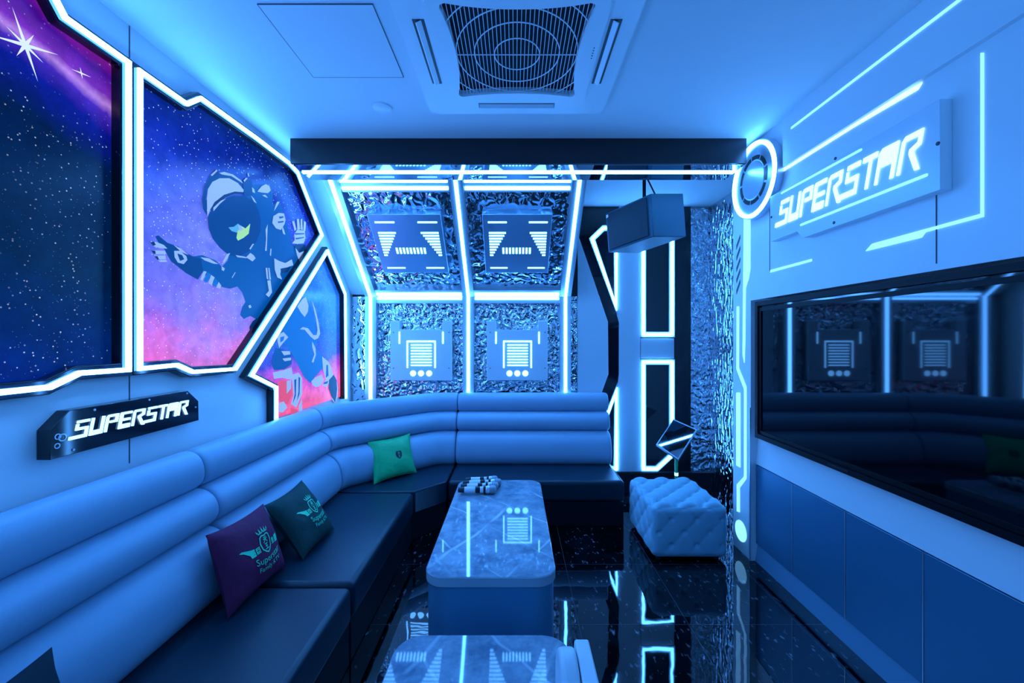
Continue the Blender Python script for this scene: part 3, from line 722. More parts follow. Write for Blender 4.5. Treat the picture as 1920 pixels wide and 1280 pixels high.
# ------------------------------------------------------------------ ceiling: cassette air conditioner, hatch, disc
AX, AY = 0.01, 1.79
T = thing('air_conditioner', 'white ceiling cassette air conditioner with a wire grille', 'air conditioner', (AX, AY, ZC))
def opening(rc, rm_, n=14):
    pts = []
    for k in range(4):
        a = k * PI / 2
        for i in range(-n, n + 1):
            t = i / n
            x = rm_ + (rc - rm_) * abs(t) ** 2.2
            y = t * rc
            if abs(t) > 0.93: continue
            c, s = math.cos(a), math.sin(a)
            pts.append((AX + x * c - y * s, AY + x * s + y * c))
    return pts
op = opening(0.298, 0.262)
outer = rrect(AX - .47, AX + .47, AY - .47, AY + .47, 0.05, 10)
def frame_ring(inner, outer_, d0, d1):
    """plate with a hole: bridge both outlines by angle"""
    m = MB(); n = 160
    def at(poly, a):
        best = None; dx, dy = math.cos(a), math.sin(a)
        for i in range(len(poly)):
            x1, y1 = poly[i][0] - AX, poly[i][1] - AY; x2, y2 = poly[(i + 1) % len(poly)][0] - AX, poly[(i + 1) % len(poly)][1] - AY
            den = dx * (y2 - y1) - dy * (x2 - x1)
            if abs(den) < 1e-9: continue
            t = (x1 * (y2 - y1) - y1 * (x2 - x1)) / den
            s = (x1 * dy - y1 * dx) / den
            if t > 0 and -1e-6 <= s <= 1 + 1e-6 and (best is None or t > best): best = t
        return (AX + dx * best, AY + dy * best)
    A = [at(inner, 2 * PI * i / n + .001) for i in range(n)]; B = [at(outer_, 2 * PI * i / n + .001) for i in range(n)]
    vs = [FC(*p, d0) for p in A] + [FC(*p, d0) for p in B] + [FC(*p, d1) for p in A] + [FC(*p, d1) for p in B]
    fs = []
    for i in range(n):
        j = (i + 1) % n
        fs += [(i, j, n + j, n + i), (2 * n + i, 3 * n + i, 3 * n + j, 2 * n + j), (n + i, n + j, 3 * n + j, 3 * n + i), (i, 2 * n + i, 2 * n + j, j)]
    return m.add(vs, fs)
frame_ring(op, outer, 0.0, 0.022).build('panel', 'plastic', T, auto=12)
frame_ring(op, rrect(AX - .345, AX + .345, AY - .345, AY + .345, 0.07, 10), 0.02, 0.034).build('inner_panel', 'plastic', T, auto=12)
m = MB()
m.box(AX - .31, AX + .31, AY - .31, AY + .31, ZC - .0015, ZC - .0005)
m.build('filter', 'black_cloth', T)
m = MB()
for i in range(-17, 18):
    x = i * 0.0166
    hy = 0.285 if abs(x) > .2 else 0.268
    m.box(AX + x - .0012, AX + x + .0012, AY - hy, AY + hy, ZC - .020, ZC - .017)
m.box(AX - .27, AX + .27, AY - .0015, AY + .0015, ZC - .023, ZC - .020)
for r in (0.098, 0.1845, 0.262, 0.335):
    if r < 0.3: m.ring(FC, AX, AY, r - .0018, r + .0018, 0.020, 0.023, n=72)
    else:
        for k in range(4): m.ring(FC, AX, AY, r - .0018, r + .0018, 0.020, 0.023, PI / 4 + k * PI / 2 - .38, PI / 4 + k * PI / 2 + .38, n=16)
m.build('wire_grille', 'plastic', T)
for k in range(4):
    c, s = round(math.cos(k * PI / 2)), round(math.sin(k * PI / 2))
    def fr(u, v, d, c=c, s=s): return (AX + u * c - v * s, AY + u * s + v * c, ZC - d)
    fl = MB().rect(fr, .362, .408, -.2, .2, 0.0215, 0.0235).build('air_outlet', 'dark_metal', T)
    MB().hexa([fr(.372, -.196, .0225), fr(.372, .196, .0225), fr(.392, .196, .0345), fr(.392, -.196, .0345), fr(.375, -.196, .0225), fr(.375, .196, .0225), fr(.396, .196, .033), fr(.396, -.196, .033)]).build('flap', 'plastic', fl)
for i in range(5): MB().disc(FC, AX + .325, AY - .06 + i * .016, .003, .033, .0347, 10).build('indicator_dot', 'dark_metal', T)
T = thing('ceiling_hatch', 'square flush access hatch in the ceiling', 'hatch', (-.75, 1.76, ZC))
MB().rect(FC, -.967, -.534, 1.544, 1.974, 0.0, 0.003).build('door', 'ceiling', T)
MB().band(FC, [(-.967, 1.544), (-.534, 1.544), (-.534, 1.974), (-.967, 1.974)], 0.0022, 0.0, 0.0034, True).build('joint', 'groove', T)
T = tag(MB().disc(FC, -.72, 2.239, .051, 0.0, 0.008, 40).disc(FC, -.72, 2.239, .047, 0.008, 0.012, 40, r1=.040).build('ceiling_cover', 'plastic', auto=40), 'round white blanking cover on the ceiling', 'cover')

# ------------------------------------------------------------------ right wall: round lamp, lit slots, sign
T = thing('round_wall_lamp', 'round brushed metal wall lamp with a glowing ring and dark notches', 'lamp', (WR, 2.585, 2.20))
gy, gz = 2.585, 2.447
MB().disc(FR, gy, gz, .238, 0.0, 0.042, 72).build('disc', 'silver', T, bevel=0.003)
MB().ring(FR, gy, gz, .209, .229, 0.040, 0.052, n=96).build('led_ring', 'led', T)
for k in range(9):
    a = 2 * PI * k / 9 + .1; MB().ring(FR, gy, gz, .124, .148, 0.041, 0.0435, a, a + 2 * PI / 9 - .10, n=8).build('notch', 'dark_metal', T)
MB().disc(FR, gy, gz, .118, 0.041, 0.046, 60).build('hub_cap', 'silver', T, bevel=0.003)

def lit(label, px_list, mat='cyan', d=0.0, name='light_slot', rim=True):
    polys = [PRS(p, 0.004 + d) for p in px_list]
    m = MB()
    for q in polys: m.prism(FR, q, d - .002, 0.004 + d)
    o = m.build(name, mat)
    tag(o, label, 'light', 'lit slots in the right wall')
    return o
lit('stepped vertical light slot running down from the round lamp', [[(1394.4, 409), (1406, 409), (1406, 505), (1403, 522), (1397.3, 540), (1396.5, 640), (1395, 680), (1392, 664), (1393.2, 540)]])
lit('angular light slot on the lower end pillar, bent twice', [[(1381, 574.5), (1385, 574.5), (1384.6, 690), (1398.8, 725), (1398.8, 897), (1386.2, 914), (1386.2, 960), (1381.2, 958), (1381.2, 908), (1394.8, 893), (1394.8, 729), (1380.6, 692)]])
lit('short straight light bar inside the bent slot on the end pillar', [[(1380.2, 736), (1387.3, 736), (1387.3, 876), (1380.2, 872)]])
o = tag(MB().disc(FR, 2.80, .141, .068, -0.002, 0.004, 40).build('light_disc', 'cyan'), 'round light disc low on the end pillar near the floor', 'light')
T = thing('wall_vent', 'row of five diagonal grooves near the top of the end pillar', 'vent', (WR, 2.84, 1.95))
for k in range(5):
    y = 440 + 21 * k
    MB().prism(FR, PRS([(1387.5, y), (1387.5, y + 7), (1380.5, y + 28), (1380.5, y + 20)], .002), -0.002, 0.002).build('slot', 'groove', T)
zt = 2.607
o = MB(); o.box(WR - .026, WR - .02, 0.2, F * 1.521 / 519 + .0, zt - .005, zt + .005); tag(o.build('light_slot', 'cyan'), 'long thin light line closest to the ceiling on the right wall', 'light', 'lit slots in the right wall')
q = PRS([(1459, 321), (1599, 229), (1728, 154.6), (1720, 168), (1599, 239), (1459, 327)], 0.004)
o = MB(); o.prism(FR, q, -.002, .004); tag(o.build('light_slot', 'white_lit'), 'long light line above the sign, thickening at its near end', 'light', 'lit slots in the right wall')
lit('tall right angled light slot framing the sign and ending in a thick bar', [[(1838, 99), (1843, 99), (1843, 406), (1734, 435), (1727, 445), (1622.5, 470.5), (1634.6, 457), (1838, 401)]])
lit('short light dash under the far end of the sign', [[(1444, 506.5), (1521, 485.5), (1521, 489.5), (1444, 510.5)]])

T = thing('wall_sign', 'pale raised sign with large lit slanted lettering over the television', 'sign', (WR, 1.92, 1.975))
d1 = .043
def SR(l): return PRS(l, d1)
MB().prism(FR, [(2.411, 2.02), (2.183, 2.02), (2.135, 1.975), (1.447, 1.975), (1.447, 2.296), (2.411, 2.283)], 0.0, d1).build('board', 'plate', T, bevel=0.002)
def FRT(u, v, d): return FR(-u, v, d)
m = MB(); word(m, FRT, 'SUPERSTAR', -2.345, -1.497, 2.088, 2.222, d1, d1 + .006, 0.30); m.build('lettering', 'white_lit', T)
for q in (rrect(1.773, 2.31, 2.2635, 2.2725, .004, 3), rrect(1.49, 2.155, 2.041, 2.051, .004, 3)): MB().prism(FR, q, d1, d1 + .003).build('light_slot', 'cyan', T)
for x, y in ((1566.7, 297), (1564, 417.3), (1759, 269), (1446.6, 407)): MB().disc(FR, *PR(x, y, d1), .007, d1, d1 + .002, 16).build('screw', 'black_plastic', T)

# ------------------------------------------------------------------ television, sill and cabinets
T = thing('television', 'large wall mounted black television reflecting the lattice lights', 'television', (1.6, 1.9, .81))
ty0, ty1, tz0, tz1 = 1.06, 2.584, .832, 1.682
m = MB()
def FT(u, v, d): return (1.515 - d, u, v)
pth = [(ty0 + .014, tz0 + .014), (ty1 - .014, tz0 + .014), (ty1 - .014, tz1 - .014), (ty0 + .014, tz1 - .014)]
m.band(FT, pth, 0.028, -0.113, 0.004, True)
m.build('outer_frame', 'tv_frame', T)
m = MB(); pin = [(ty0 + .04, tz0 + .04), (ty1 - .04, tz0 + .04), (ty1 - .04, tz1 - .05), (ty0 + .04, tz1 - .05)]
m.band(FT, pin, 0.02, -0.05, -0.004, True); m.build('bezel', 'tv_frame', T)
MB().rect(FT, ty0 + .03, ty1 - .03, tz0 + .03, tz1 - .03, -0.05, -0.010).build('screen', 'screen', T)
MB().rect(FT, 1.86, 1.98, tz0 + .012, tz0 + .022, -0.01, 0.006).build('sensor_bar', 'dark_metal', T)
tag(MB().hexa([(1.576, YR, .634), (1.608, YR, .634), (1.608, 2.684, .634), (1.576, 2.684, .634), (1.590, YR, .811), (1.608, YR, .811), (1.608, 2.684, .811), (1.590, 2.684, .811)]).build('ledge_panel', 'wall'), 'long pale ledge band between the television and the cabinets', 'ledge')
names = ['first low metal cabinet beside the end pillar', 'second low metal cabinet from the end pillar, under the television', 'third low metal cabinet from the end pillar, under the television', 'fourth low metal cabinet from the end pillar, at the picture edge', 'fifth low metal cabinet from the end pillar, nearest the doorway']
ys = [2.684, 2.334, 1.96, 1.586, 1.21, 0.84]
for i in range(5):
    y1, y0 = ys[i], ys[i + 1]
    T = thing('low_cabinet', names[i], 'cabinet', (1.60, (y0 + y1) / 2, 0), 'low cabinets under the television')
    MB().box(1.594, 1.63, y0, y1, 0.112, .634).build('body', 'dark_metal', T)
    MB().box(1.577, 1.595, y0 + .0025, y1 - .0025, 0.116, .628).build('door', 'door', T, bevel=0.0025)
    MB().box(1.5755, 1.594, y1 - .0022, y1 + .0018, 0.116, .628).build('edge_strip', 'silver', T)
    MB().hexa([(1.571, y0, 0.0), (1.63, y0, 0.0), (1.63, y1, 0.0), (1.571, y1, 0.0), (1.590, y0, .112), (1.63, y0, .112), (1.63, y1, .112), (1.590, y1, .112)]).build('plinth', 'kick', T)
struct(MB().box(1.577, 1.63, YR, .84, 0, .634).build('trim_8', 'door'))
tag(MB().box(1.536, 1.5429, 2.683, 2.692, 0.0, 1.0).build('corner_trim', 'silver'), 'thin metal corner trim at the foot of the end pillar', 'trim')

# ------------------------------------------------------------------ sofa
def sweep(path, fwd_left, prof, ends=True):
    """sweep a closed profile (d forward, z) along an XY path"""
    n = len(path)
    L = [0.0]
    for i in range(1, n): L.append(L[-1] + (Vector(path[i]) - Vector(path[i - 1])).length)
    tot = L[-1]
    # refine ends
    st = [(0.0, .86), (0.006, .93), (0.016, .975), (0.034, 1.0)]
    ss = [s for s, _ in st] + [l for l in L if .05 < l < tot - .05] + [tot - s for s, _ in st[::-1]]
    if tot > .3:
        extra = [tot * k / 10 for k in range(1, 10)]
        ss = sorted(set(ss + [e for e in extra if .05 < e < tot - .05]))
    def sc(s):
        e = min(s, tot - s)
        for (a, b), (c, d) in zip(st, st[1:]):
            if e <= c + 1e-9: return b + (d - b) * (e - a) / (c - a)
        return 1.0
    sm = 1.0 if fwd_left else -1.0
    off = {}
    def at(s, d):
        if d not in off: off[d] = offset(path, sm * d, False)
        q = off[d]
        for i in range(1, n):
            if s <= L[i] + 1e-9:
                t = (s - L[i - 1]) / (L[i] - L[i - 1]); return (q[i - 1][0] + (q[i][0] - q[i - 1][0]) * t, q[i - 1][1] + (q[i][1] - q[i - 1][1]) * t)
        return q[-1]
    dc = sum(p[0] for p in prof) / len(prof); zc = sum(p[1] for p in prof) / len(prof)
    m = MB(); k = len(prof); vs = []
    for s in ss:
        f = sc(s)
        for d, z in prof:
            x, y = at(s, round(dc + (d - dc) * f, 6)); vs.append((x, y, zc + (z - zc) * f))
    fs = []
    for i in range(len(ss) - 1):
        for q in range(k):
            l = (q + 1) % k; fs.append((i * k + q, i * k + l, (i + 1) * k + l, (i + 1) * k + q))
    fs += [tuple(range(k)), tuple(range(len(ss) * k - 1, (len(ss) - 1) * k - 1, -1))]
    return m.add(vs, fs)
def roll(front, back, z0, z1, lean=0.2, e=2.9, n=40):
    out = []
    zc = (z0 + z1) / 2; b = (z1 - z0) / 2; a = (front - back) / 2; c = (front + back) / 2
    for i in range(n):
        t = 2 * PI * i / n; ct, st = math.cos(t), math.sin(t)
        x = a * math.copysign(abs(ct) ** (2 / e), ct); y = b * math.copysign(abs(st) ** (2 / e), st)
        out.append((c + x - y * lean, zc + y))
    return out
ROLLS = [roll(.158, .02, .785, .955, .10, 2.15), roll(.222, .03, .622, .792, .14, 2.15), roll(.298, .03, .33, .632, .16, 2.4)]
def FZ(u, v, d): return (u, v, d)
def sofa(label, path, fwd_left, seat, base, loc):
    T = thing('sofa_section', label, 'sofa', loc, 'sections of the corner sofa')
    for r in ROLLS: sweep(path, fwd_left, r).build('backrest_roll', 'back', T, smooth=True)
    MB().prism(FZ, seat, 0.19, 0.352).build('seat_cushion', 'seat', T, bevel=0.028, seg=4)
    MB().prism(FZ, base, 0.0, 0.188).build('base', 'sofa_base', T, bevel=0.006)
    return T
xb, xf = WL + .018, -.723
def left_section(label, y0, y1):
    sofa(label, [(xb, y1), (xb, y0)], True, [(-1.32, y0 + .003), (xf, y0 + .003), (xf, y1 - .003), (-1.32, y1 - .003)], [(-1.5, y0 + .003), (xf - .012, y0 + .003), (xf - .012, y1 - .003), (-1.5, y1 - .003)], (-1.1, (y0 + y1) / 2, 0))
left_section('long sofa section nearest the picture edge, below the black plaque', 0.1, 1.832)
left_section('middle sofa section carrying the purple and dark green cushions', 1.836, 2.945)
def fillet(p, rad, n=7):
    out = [p[0]]
    for a, c, b in zip(p, p[1:], p[2:]):
        a, c, b = Vector(a), Vector(c), Vector(b); u = (a - c).normalized(); v = (b - c).normalized()
        half = math.acos(max(-1, min(1, u.dot(v)))) / 2; tl = rad / math.tan(half)
        cen = c + (u + v).normalized() * (rad / math.sin(half)); p0 = c + u * tl - cen; p1 = c + v * tl - cen
        for i in range(n + 1):
            t = i / n; q = p0.lerp(p1, t); q = q.normalized() * rad + cen; out.append((q.x, q.y))
    return out + [p[-1]]
cp = fillet([(-.522, YB - .055), (-.779, YB - .055), (xb, 3.13), (xb, 2.95)], .42)
sofa('angled corner sofa section carrying the green cushion', cp, True,
     [(-1.33, 2.952), (xf, 2.952), (-.715, 2.96), (-.525, 3.165), (-.525, 3.68), (-.80, 3.68), (-1.33, 3.16)],
     [(-1.40, 2.952), (xf - .012, 2.952), (-.725, 2.965), (-.533, 3.178), (-.525, 3.75), (-.80, 3.75), (-1.40, 3.16)], (-1.0, 3.3, 0))
sofa('straight sofa section along the back wall behind the marble table', [(.85, YB - .055), (-.516, YB - .055)], True,
     [(-.517, 3.165), (.85, 3.165), (.85, 3.66), (-.517, 3.66)], [(-.517, 3.178), (.845, 3.178), (.845, 3.86), (-.517, 3.86)], (.17, 3.5, 0))
struct(MB().prism(FZ, [(WL, 2.95), (xb, 2.95), (-1.44, 3.24), (-.86, 3.82), (-.52, 3.89), (-.52, YB), (WL, YB)], .60, .745).build('trim_9', 'black_satin'))

# ------------------------------------------------------------------ cushions
class Cushion:
    def __init__(s, bl, br, tr, tl, nrm, th):
        s.c = [Vector(p) for p in (bl, br, tr, tl)]
        a = (s.c[1] - s.c[0] + s.c[2] - s.c[3]); b = (s.c[3] - s.c[0] + s.c[2] - s.c[1])
        n = a.cross(b).normalized()
        if n.dot(Vector(nrm)) < 0: n = -n
        s.n = n; s.th = th
    def pt(s, u, v, side=1, lift=0.0):
        pin = 0.085
        uu = u * (1 - pin * (1 - v * v) * abs(u) ** 2); vv = v * (1 - pin * (1 - u * u) * abs(v) ** 2)
        a, b = (uu + 1) / 2, (vv + 1) / 2
        p = s.c[0].lerp(s.c[1], a).lerp(s.c[3].lerp(s.c[2], a), b)
        hgt = s.th * (max(0, (1 - abs(u) ** 2.4)) * max(0, (1 - abs(v) ** 2.4))) ** 0.55
        hgt *= 1 + 0.07 * math.sin(5 * u + 3 * v + s.th * 90) * math.sin(4 * v - 2 * u)
        return p + s.n * side * (hgt + lift)
    def mesh(s, n=28):
        m = MB(); vs = []; fs = []
        g = [-1 + 2 * i / n for i in range(n + 1)]
        for side in (1, -1):
            o = len(vs)
            for v in g:
                for u in g: vs.append(s.pt(u, v, side))
            for j in range(n):
                for i in range(n):
                    q = o + j * (n + 1) + i
                    fs.append((q, q + 1, q + n + 2, q + n + 1) if side == 1 else (q, q + n + 1, q + n + 2, q + 1))
        return m.add(vs, fs)
def text_mesh(s, size):
    cu = bpy.data.curves.new('lettering_curve', 'FONT'); cu.body = s; cu.size = size; cu.align_x = 'CENTER'; cu.resolution_u = 3
    ob = bpy.data.objects.new('lettering_curve', cu); COL.objects.link(ob)
    bpy.context.view_layer.update()
    dg = bpy.context.evaluated_depsgraph_get()
    me = bpy.data.meshes.new_from_object(ob.evaluated_get(dg))
    vs = [(v.co.x, v.co.y) for v in me.vertices]; fs = [tuple(p.vertices) for p in me.polygons]
    bpy.data.objects.remove(ob); bpy.data.curves.remove(cu); bpy.data.meshes.remove(me)
    return vs, fs
def strokes(lst, cx, cy, k, w):
    out = []
    for pts in lst:
        p = [(cx + a * k, cy + b * k) for a, b in pts]
        a_ = offset(p, w / 2, False); b_ = offset(p, -w / 2, False)
        for i in range(len(p) - 1): out.append([a_[i], a_[i + 1], b_[i + 1], b_[i]])
    return out
TIAN = [[(-.7, .8), (.7, .8)], [(-.9, .2), (.9, .2)], [(0, .8), (0, .2), (-.35, -.4), (-.9, -.9)], [(0, .2), (.35, -.4), (.9, -.9)]]
WANG = [[(-.75, .85), (.75, .85)], [(-.6, .05), (.6, .05)], [(-.9, -.85), (.9, -.85)], [(0, .85), (0, -.85)]]
JU = [[(.8, .85), (-.7, .85), (-.7, -.85), (.8, -.85)], [(-.7, .35), (.6, .35), (.6, -.35), (-.7, -.35)]]
XING = [[(-.5, .9), (.5, .9), (.5, .25), (-.5, .25), (-.5, .9)], [(-.5, .58), (.5, .58)], [(-.8, -.1), (.8, -.1)], [(-.6, -.5), (.6, -.5)], [(-.9, -.9), (.9, -.9)], [(0, .25), (0, -.9)]]
def shield(k=1.0, cx=0, cy=0): return [(cx + a * k, cy + b * k) for a, b in [(-.20, .24), (-.12, .29), (0, .26), (.12, .29), (.20, .24), (.24, .05), (.20, -.16), (.10, -.27), (0, -.33), (-.10, -.27), (-.20, -.16), (-.24, .05)]]
def emblem(cu, parent, c, k, mat):
    m = MB()
    def put(polys, sub=1):
        for p in polys:
            m.add([cu.pt(c[0] + k * a, c[1] + k * b, 1, .0022) for a, b in p], [tuple(range(len(p)))])
    sh = shield(); o_, i_ = offset(sh, .022, True), offset(sh, -.022, True)
    put([[o_[i], o_[(i + 1) % 12], i_[(i + 1) % 12], i_[i]] for i in range(12)])
    put(strokes(TIAN, 0, .11, .105, .030)); put(strokes(WANG, 0, -.12, .10, .030))
    put([[(-.22, .36), (.22, .36), (.22, .40), (-.22, .40)]])
    for i in range(5):
        x = -.22 + .11 * i; hh = .60 if i == 2 else (.56 if i % 2 else .52)
        put([[(x - .035, .41), (x + .035, .41), (x * 1.25, hh)]])
    put(strokes(JU, -.38, -.09, .10, .030)); put(strokes(XING, .38, -.09, .10, .026))
    for sg in (-1, 1):
        for j in range(3):
            y0 = .02 - .085 * j; ln = 1.05 - .16 * j
            put([[(sg * .50, y0 - .06), (sg * .68, y0 - .05), (sg * ln, y0 + .14), (sg * (ln - .1), y0 + .16), (sg * .60, y0 + .03), (sg * .50, y0 + .015)]])
    for s, y, size, bend in (('Superstar', -.62, .31, .28), ('Family KTV', -.86, .22, .22)):
        vs, fs = text_mesh(s, size)
        m.add([cu.pt(c[0] + k * x, c[1] + k * (y + yy + bend * x * x), 1, .0022) for x, yy in vs], fs)
    m.build('emblem', mat, parent)
def cushion(label, cl, nrm, mat, th=.062):
    cu = Cushion(*cl, nrm, th)
    cen = sum(cu.c, Vector()) / 4
    T = thing('throw_cushion', label, 'cushion', (cen.x, cen.y, min(p.z for p in cu.c)), 'throw cushions on the sofa')
    cu.mesh().build('cover', mat, T, smooth=True)
    return T, cu
def pp(x, y, z):   # point at height z
    Y = F * (H - z) / (y - CY); return ((x - CX) * Y / F, Y, z)
T, cu = cushion('purple throw cushion with mint winged emblem, leaning on the sofa back', [(-1.118, 1.60, .356), (-1.10, 1.974, .356), (-1.215, 1.985, .655), (-1.235, 1.64, .665)], (1, 0, .3), 'purple_cloth')
emblem(cu, T, (.20, .08), .78, 'thread')
T, cu = cushion('dark green throw cushion with mint winged emblem beside the purple one', [(-1.046, 2.03, .356), (-1.035, 2.36, .356), (-1.24, 2.39, .63), (-1.25, 2.045, .62)], (1, 0, .5), 'dark_cloth')
emblem(cu, T, (.22, .08), .74, 'thread')
T, cu = cushion('bright green satin cushion with a small dark shield in the sofa corner', [(-1.058, 3.085, .356), (-.80, 3.36, .356), (-.882, 3.455, .655), (-1.158, 3.22, .648)], (1, -1, .3), 'green_cloth', .055)
m = MB()
sh = shield(.62, .16, .02)
m.add([cu.pt(a, b, 1, .002) for a, b in sh], [tuple(range(12))]); m.build('emblem', 'thread_dark', T)
m = MB()
for p in strokes(TIAN, .16, .09, .055, .018) + strokes(WANG, .16, -.05, .055, .018): m.add([cu.pt(a, b, 1, .0032) for a, b in p], [tuple(range(4))])
m.build('character', 'green_cloth', T)
T, cu = cushion('plain black throw cushion at the near end of the sofa', [(-.98, .62, .356), (-1.00, 1.0, .356), (-1.20, 1.065, .652), (-1.20, .66, .655)], (1, 0, .5), 'black_cloth')

# ------------------------------------------------------------------ tables
def table(label, y0, y1):
    T = thing('coffee_table', label, 'table', (-.10, (y0 + y1) / 2, 0), 'marble topped coffee tables')
    m = MB(); o = rrect(-.373, .172, y0, y1, .085, 10)
    m.prism(FZ, o, .446, .489)
    top = m.build('table_top', ['marble_edge', 'marble'], T, bevel=0.004)
    for p in top.data.polygons:
        if p.normal.z > .9: p.material_index = 1
    MB().prism(FZ, rrect(-.365, .164, y0 + .008, y1 - .008, .08, 10), 0.0, .447).build('base', 'base_metal', T, auto=40)
M['base_metal'] = pbr('brushed_base', (0.14, 0.40, 0.60), 0.30, 0.35)
table('far marble topped coffee table carrying the microphones', 1.655, 2.80)
table('near marble topped coffee table at the bottom edge', 0.19, 1.335)

# microphones
def mic(x0, x1, Y, z, ang, label, first):
    L = x1 - x0
    T = thing('microphone', label, 'microphone', ((x0 + x1) / 2, Y, z), 'microphones on the far table')
    r = .0195
    P = lambda t: (x0 + L * t, Y + ang * (t - .5) * L, z)
    MB().tube([P(0), P(.015), P(.16), P(.17)], [r * .72, r * .85, r * .90, r * .90], 18).build('tail_cap', 'black_plastic', T, auto=40)
    MB().tube([P(.165), P(.17), P(.68), P(.685)], [r * .9, r * .95, r * 1.0, r * 1.0], 18).build('handle', 'plastic', T, auto=40)
    MB().tube([P(.45), P(.45001), P(.57), P(.57001)], [r * .98, r * 1.02, r * 1.03, r * .98], 18).build('switch_band', 'dark_metal', T, auto=40)
    MB().tube([P(.66), P(.665), P(.715), P(.72)], [r * 1.15, r * 1.28, r * 1.28, r * 1.15], 6).build('ring', 'black_plastic', T, auto=20)
    MB().tube([P(.715), P(.74), P(.80), P(.83)], [r * 1.02, r * 1.2, r * 1.25, r * 1.1], 18).build('collar', 'silver', T, auto=40)
    MB().tube([P(.82), P(.84), P(.90), P(.96), P(.99), P(1.0)], [r * 1.15, r * 1.32, r * 1.36, r * 1.25, r * .9, r * .3], 18).build('head', 'mesh_metal', T, smooth=True)
M['mesh_metal'] = pbr('wire_mesh', (0.30, 0.36, 0.42), 0.5, 0.7, bump=(300, 0.8, 0.003))
zm = .489 + .0265
mic(-.350, -.113, 2.545, zm, 0.02, 'nearest microphone of the row on the marble table', True)
mic(-.341, -.103, 2.605, zm, 0.05, 'second microphone of the row, behind the nearest one', False)
mic(-.335, -.086, 2.665, zm, 0.06, 'third microphone of the row, its head sticking out furthest', False)
mic(-.325, -.112, 2.722, zm, 0.05, 'last microphone of the row, closest to the back sofa', False)

# white holder on the near table
T = thing('table_holder', 'white rounded plastic holder with a black slot on the near table', 'holder', (.14, .93, .489))
m = MB()
prof = [(.80, .489), (1.02, .489), (1.02, .66), (1.0, .70), (.965, .728), (.93, .736), (.89, .728), (.85, .70), (.82, .65)]
def FX(u, v, d): return (d, u, v)
m.prism(FX, prof, .100, .142); m.build('shell', 'plastic', T, bevel=0.012, seg=4)
m = MB(); m.prism(FX, rrect(.80, 1.0, .489, .728, .02, 5), .144, .178); bk = m.build('back_box', 'plastic', T, bevel=0.004)
m = MB(); m.prism(FX, rrect(.84, .97, .60, .70, .03, 6), .1775, .1795); m.build('slot', 'black_plastic', bk)
m = MB(); m.prism(FX, rrect(.83, .96, .55, .70, .05, 8), .140, .150); m.build('lens_cover', 'silver', T)

# ------------------------------------------------------------------ ottoman
def ottoman():
    x0, x1, y0, y1, z1 = .895, 1.392, 2.665, 3.235, .362
    T = thing('ottoman', 'tufted grey velvet cube ottoman next to the end pillar', 'ottoman', ((x0 + x1) / 2, (y0 + y1) / 2, 0))
    n = 56; cen = Vector(((x0 + x1) / 2, (y0 + y1) / 2, 0)); hx, hy = (x1 - x0) / 2, (y1 - y0) / 2
    zb_ = .02; hz = (z1 - zb_) / 2; zc = zb_ + hz
    r = .045
    s = .083
    def rnd(p):
        q = Vector((max(-hx + r, min(hx - r, p.x)), max(-hy + r, min(hy - r, p.y)), max(-hz + r, min(hz - r, p.z))))
        d = p - q
        if d.length < 1e-9: return p, Vector((0, 0, 1))
        return q + d.normalized() * r, d.normalized()
    def tuft(a, b):
        p, q = (a + b) / (2 * s), (a - b) / (2 * s)
        f = abs(math.sin(PI * p)) * abs(math.sin(PI * q))
        dp, dq = p - round(p), q - round(q)
        dist = math.hypot(dp, dq)
        return f ** .55, math.exp(-(dist / .12) ** 2)
    m = MB()
    faces = [(Vector((0, 0, 1)), Vector((1, 0, 0)), Vector((0, 1, 0)), (hx, hy, hz), 1.0), (Vector((0, -1, 0)), Vector((1, 0, 0)), Vector((0, 0, 1)), (hx, hz, hy), .12), (Vector((0, 1, 0)), Vector((1, 0, 0)), Vector((0, 0, 1)), (hx, hz, hy), .38),
             (Vector((-1, 0, 0)), Vector((0, 1, 0)), Vector((0, 0, 1)), (hy, hz, hx), .4), (Vector((1, 0, 0)), Vector((0, 1, 0)), Vector((0, 0, 1)), (hy, hz, hx), .7), (Vector((0, 0, -1)), Vector((1, 0, 0)), Vector((0, 1, 0)), (hx, hy, hz), 0)]
    for nn, ua, va, (ha, hb, hc), amt in faces:
        vs = []; fs = []
        for j in range(n + 1):
            for i in range(n + 1):
                a = (-1 + 2 * i / n) * ha; b = (-1 + 2 * j / n) * hb
                p = nn * hc + ua * a + va * b
                q, nrm = rnd(p)
                ed = min(1, (ha - abs(a)) / .05) * min(1, (hb - abs(b)) / .05)
                f, dmp = tuft(a + (.0 if nn.z else s * .5), b)
                disp = (amt * .036 * (f - .55) - (.034 if nn.z else .016) * dmp) * (0.35 + .65 * max(0, ed)) if amt else 0
                q = q + nrm * disp * max(0, min(1, ed * 3))
                vs.append(q + cen + Vector((0, 0, zc)))
        for j in range(n):
            for i in range(n):
                o = j * (n + 1) + i; fs.append((o, o + 1, o + n + 2, o + n + 1))
        m.add(vs, fs)
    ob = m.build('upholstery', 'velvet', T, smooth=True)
    bm = bmesh.new(); bm.from_mesh(ob.data); bmesh.ops.remove_doubles(bm, verts=bm.verts[:], dist=.0008); bmesh.ops.recalc_face_normals(bm, faces=bm.faces[:]); bm.to_mesh(ob.data); bm.free()
    for p in ob.data.polygons: p.use_smooth = True
    for sx in (-1, 1):
        for sy in (-1, 1):
            c = cen + Vector((sx * (hx - .06), sy * (hy - .06), 0))
            MB().tube([(c.x, c.y, 0), (c.x, c.y, .03)], .02, 14).build('foot', 'black_plastic', T, auto=40)
ottoman()

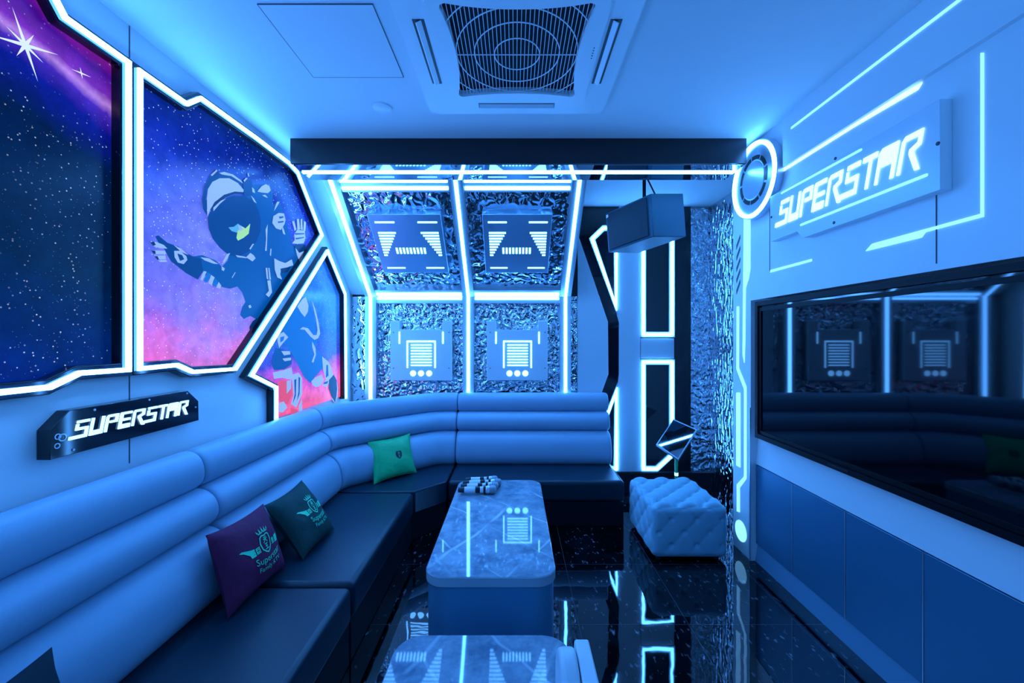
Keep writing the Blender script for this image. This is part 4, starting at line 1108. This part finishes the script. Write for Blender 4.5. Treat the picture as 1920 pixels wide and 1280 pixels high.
# ------------------------------------------------------------------ hanging loudspeaker
T = thing('hanging_speaker', 'dark grey loudspeaker hanging from the ceiling behind the beam', 'speaker', (.97, 3.1, 2.13))
nt_, nb_ = Vector((.977, 2.95, 2.494)), Vector((.994, 2.945, 2.183))
lt_, lb_ = Vector((.718, 3.25, 2.441)), Vector((.741, 3.25, 2.131))
rt_, rb_ = Vector((1.219, 2.97, 2.502)), Vector((1.242, 2.97, 2.188))
bt_, bb_ = Vector((.99, 3.36, 2.46)), Vector((1.01, 3.36, 2.15))
MB().hexa([nb_, rb_, bb_, lb_, nt_, rt_, bt_, lt_]).build('cabinet', 'speaker', T, bevel=0.006)
fn = (nt_ - lt_).cross(nb_ - nt_).normalized()
if fn.y > 0: fn = -fn
def bil(a, b): return lb_.lerp(nb_, a).lerp(lt_.lerp(nt_, a), b)
g0 = [bil(a, b) + fn * .001 for a, b in ((.05, .05), (.92, .05), (.92, .95), (.05, .95))]
MB().hexa(g0 + [p + fn * .012 for p in g0]).build('grille', 'grille', T, bevel=0.003)
g1 = [bil(a, b) + fn * .014 for a, b in ((.035, .86), (.085, .86), (.085, .93), (.035, .93))]
MB().hexa([p - fn * .012 for p in g1] + g1).build('badge', 'plastic', T)
m = MB(); m.tube([(.975, 3.09, ZC), (.975, 3.09, 2.47)], .013, 14); m.tube([(.985, 3.08, 2.67), (1.045, 3.03, 2.497)], .006, 8); m.box(.93, 1.02, 3.045, 3.135, ZC - .006, ZC)
m.build('bracket', 'dark_metal', T, auto=40)

# ------------------------------------------------------------------ tilted touch screen on a stand behind the ottoman
C0 = Vector((1.338, 3.42, .62)); nn = Vector((-.319, -.697, .642)).normalized()
def ray(x, y):
    d = Vector(((x - CX) / F, 1, (CY - y) / F)); o = Vector((0, 0, H))
    return o + d * ((C0 - o).dot(nn) / d.dot(nn))
cor = [ray(*p) for p in ((1262.6, 785), (1307, 804.7), (1271.7, 861.7), (1230, 833))]
T = thing('touch_screen_stand', 'tilted square touch screen on a green post behind the ottoman', 'screen', (C0.x, C0.y + .05, 0))
cc = sum(cor, Vector()) / 4
MB().hexa([p - nn * .03 for p in cor] + cor).build('housing', 'silver', T, bevel=0.002)
ins = [cc + (p - cc) * .93 + nn * .0012 for p in cor]
MB().hexa([p - nn * .004 for p in ins] + ins).build('screen', 'touch_glass', T)
M_ = None
pb = cc - nn * .05
MB().tube([(pb.x, pb.y, pb.z + .02), (pb.x, pb.y, .012)], .014, 14).build('post', 'green_metal', T, auto=40)
MB().tube([(pb.x, pb.y, .30), (pb.x, pb.y, .325)], .0155, 14).build('post_band', 'white_lit', T, auto=40)
MB().tube([(pb.x, pb.y, 0), (pb.x, pb.y, .012)], .11, 28).build('foot_plate', 'dark_metal', T, auto=40)
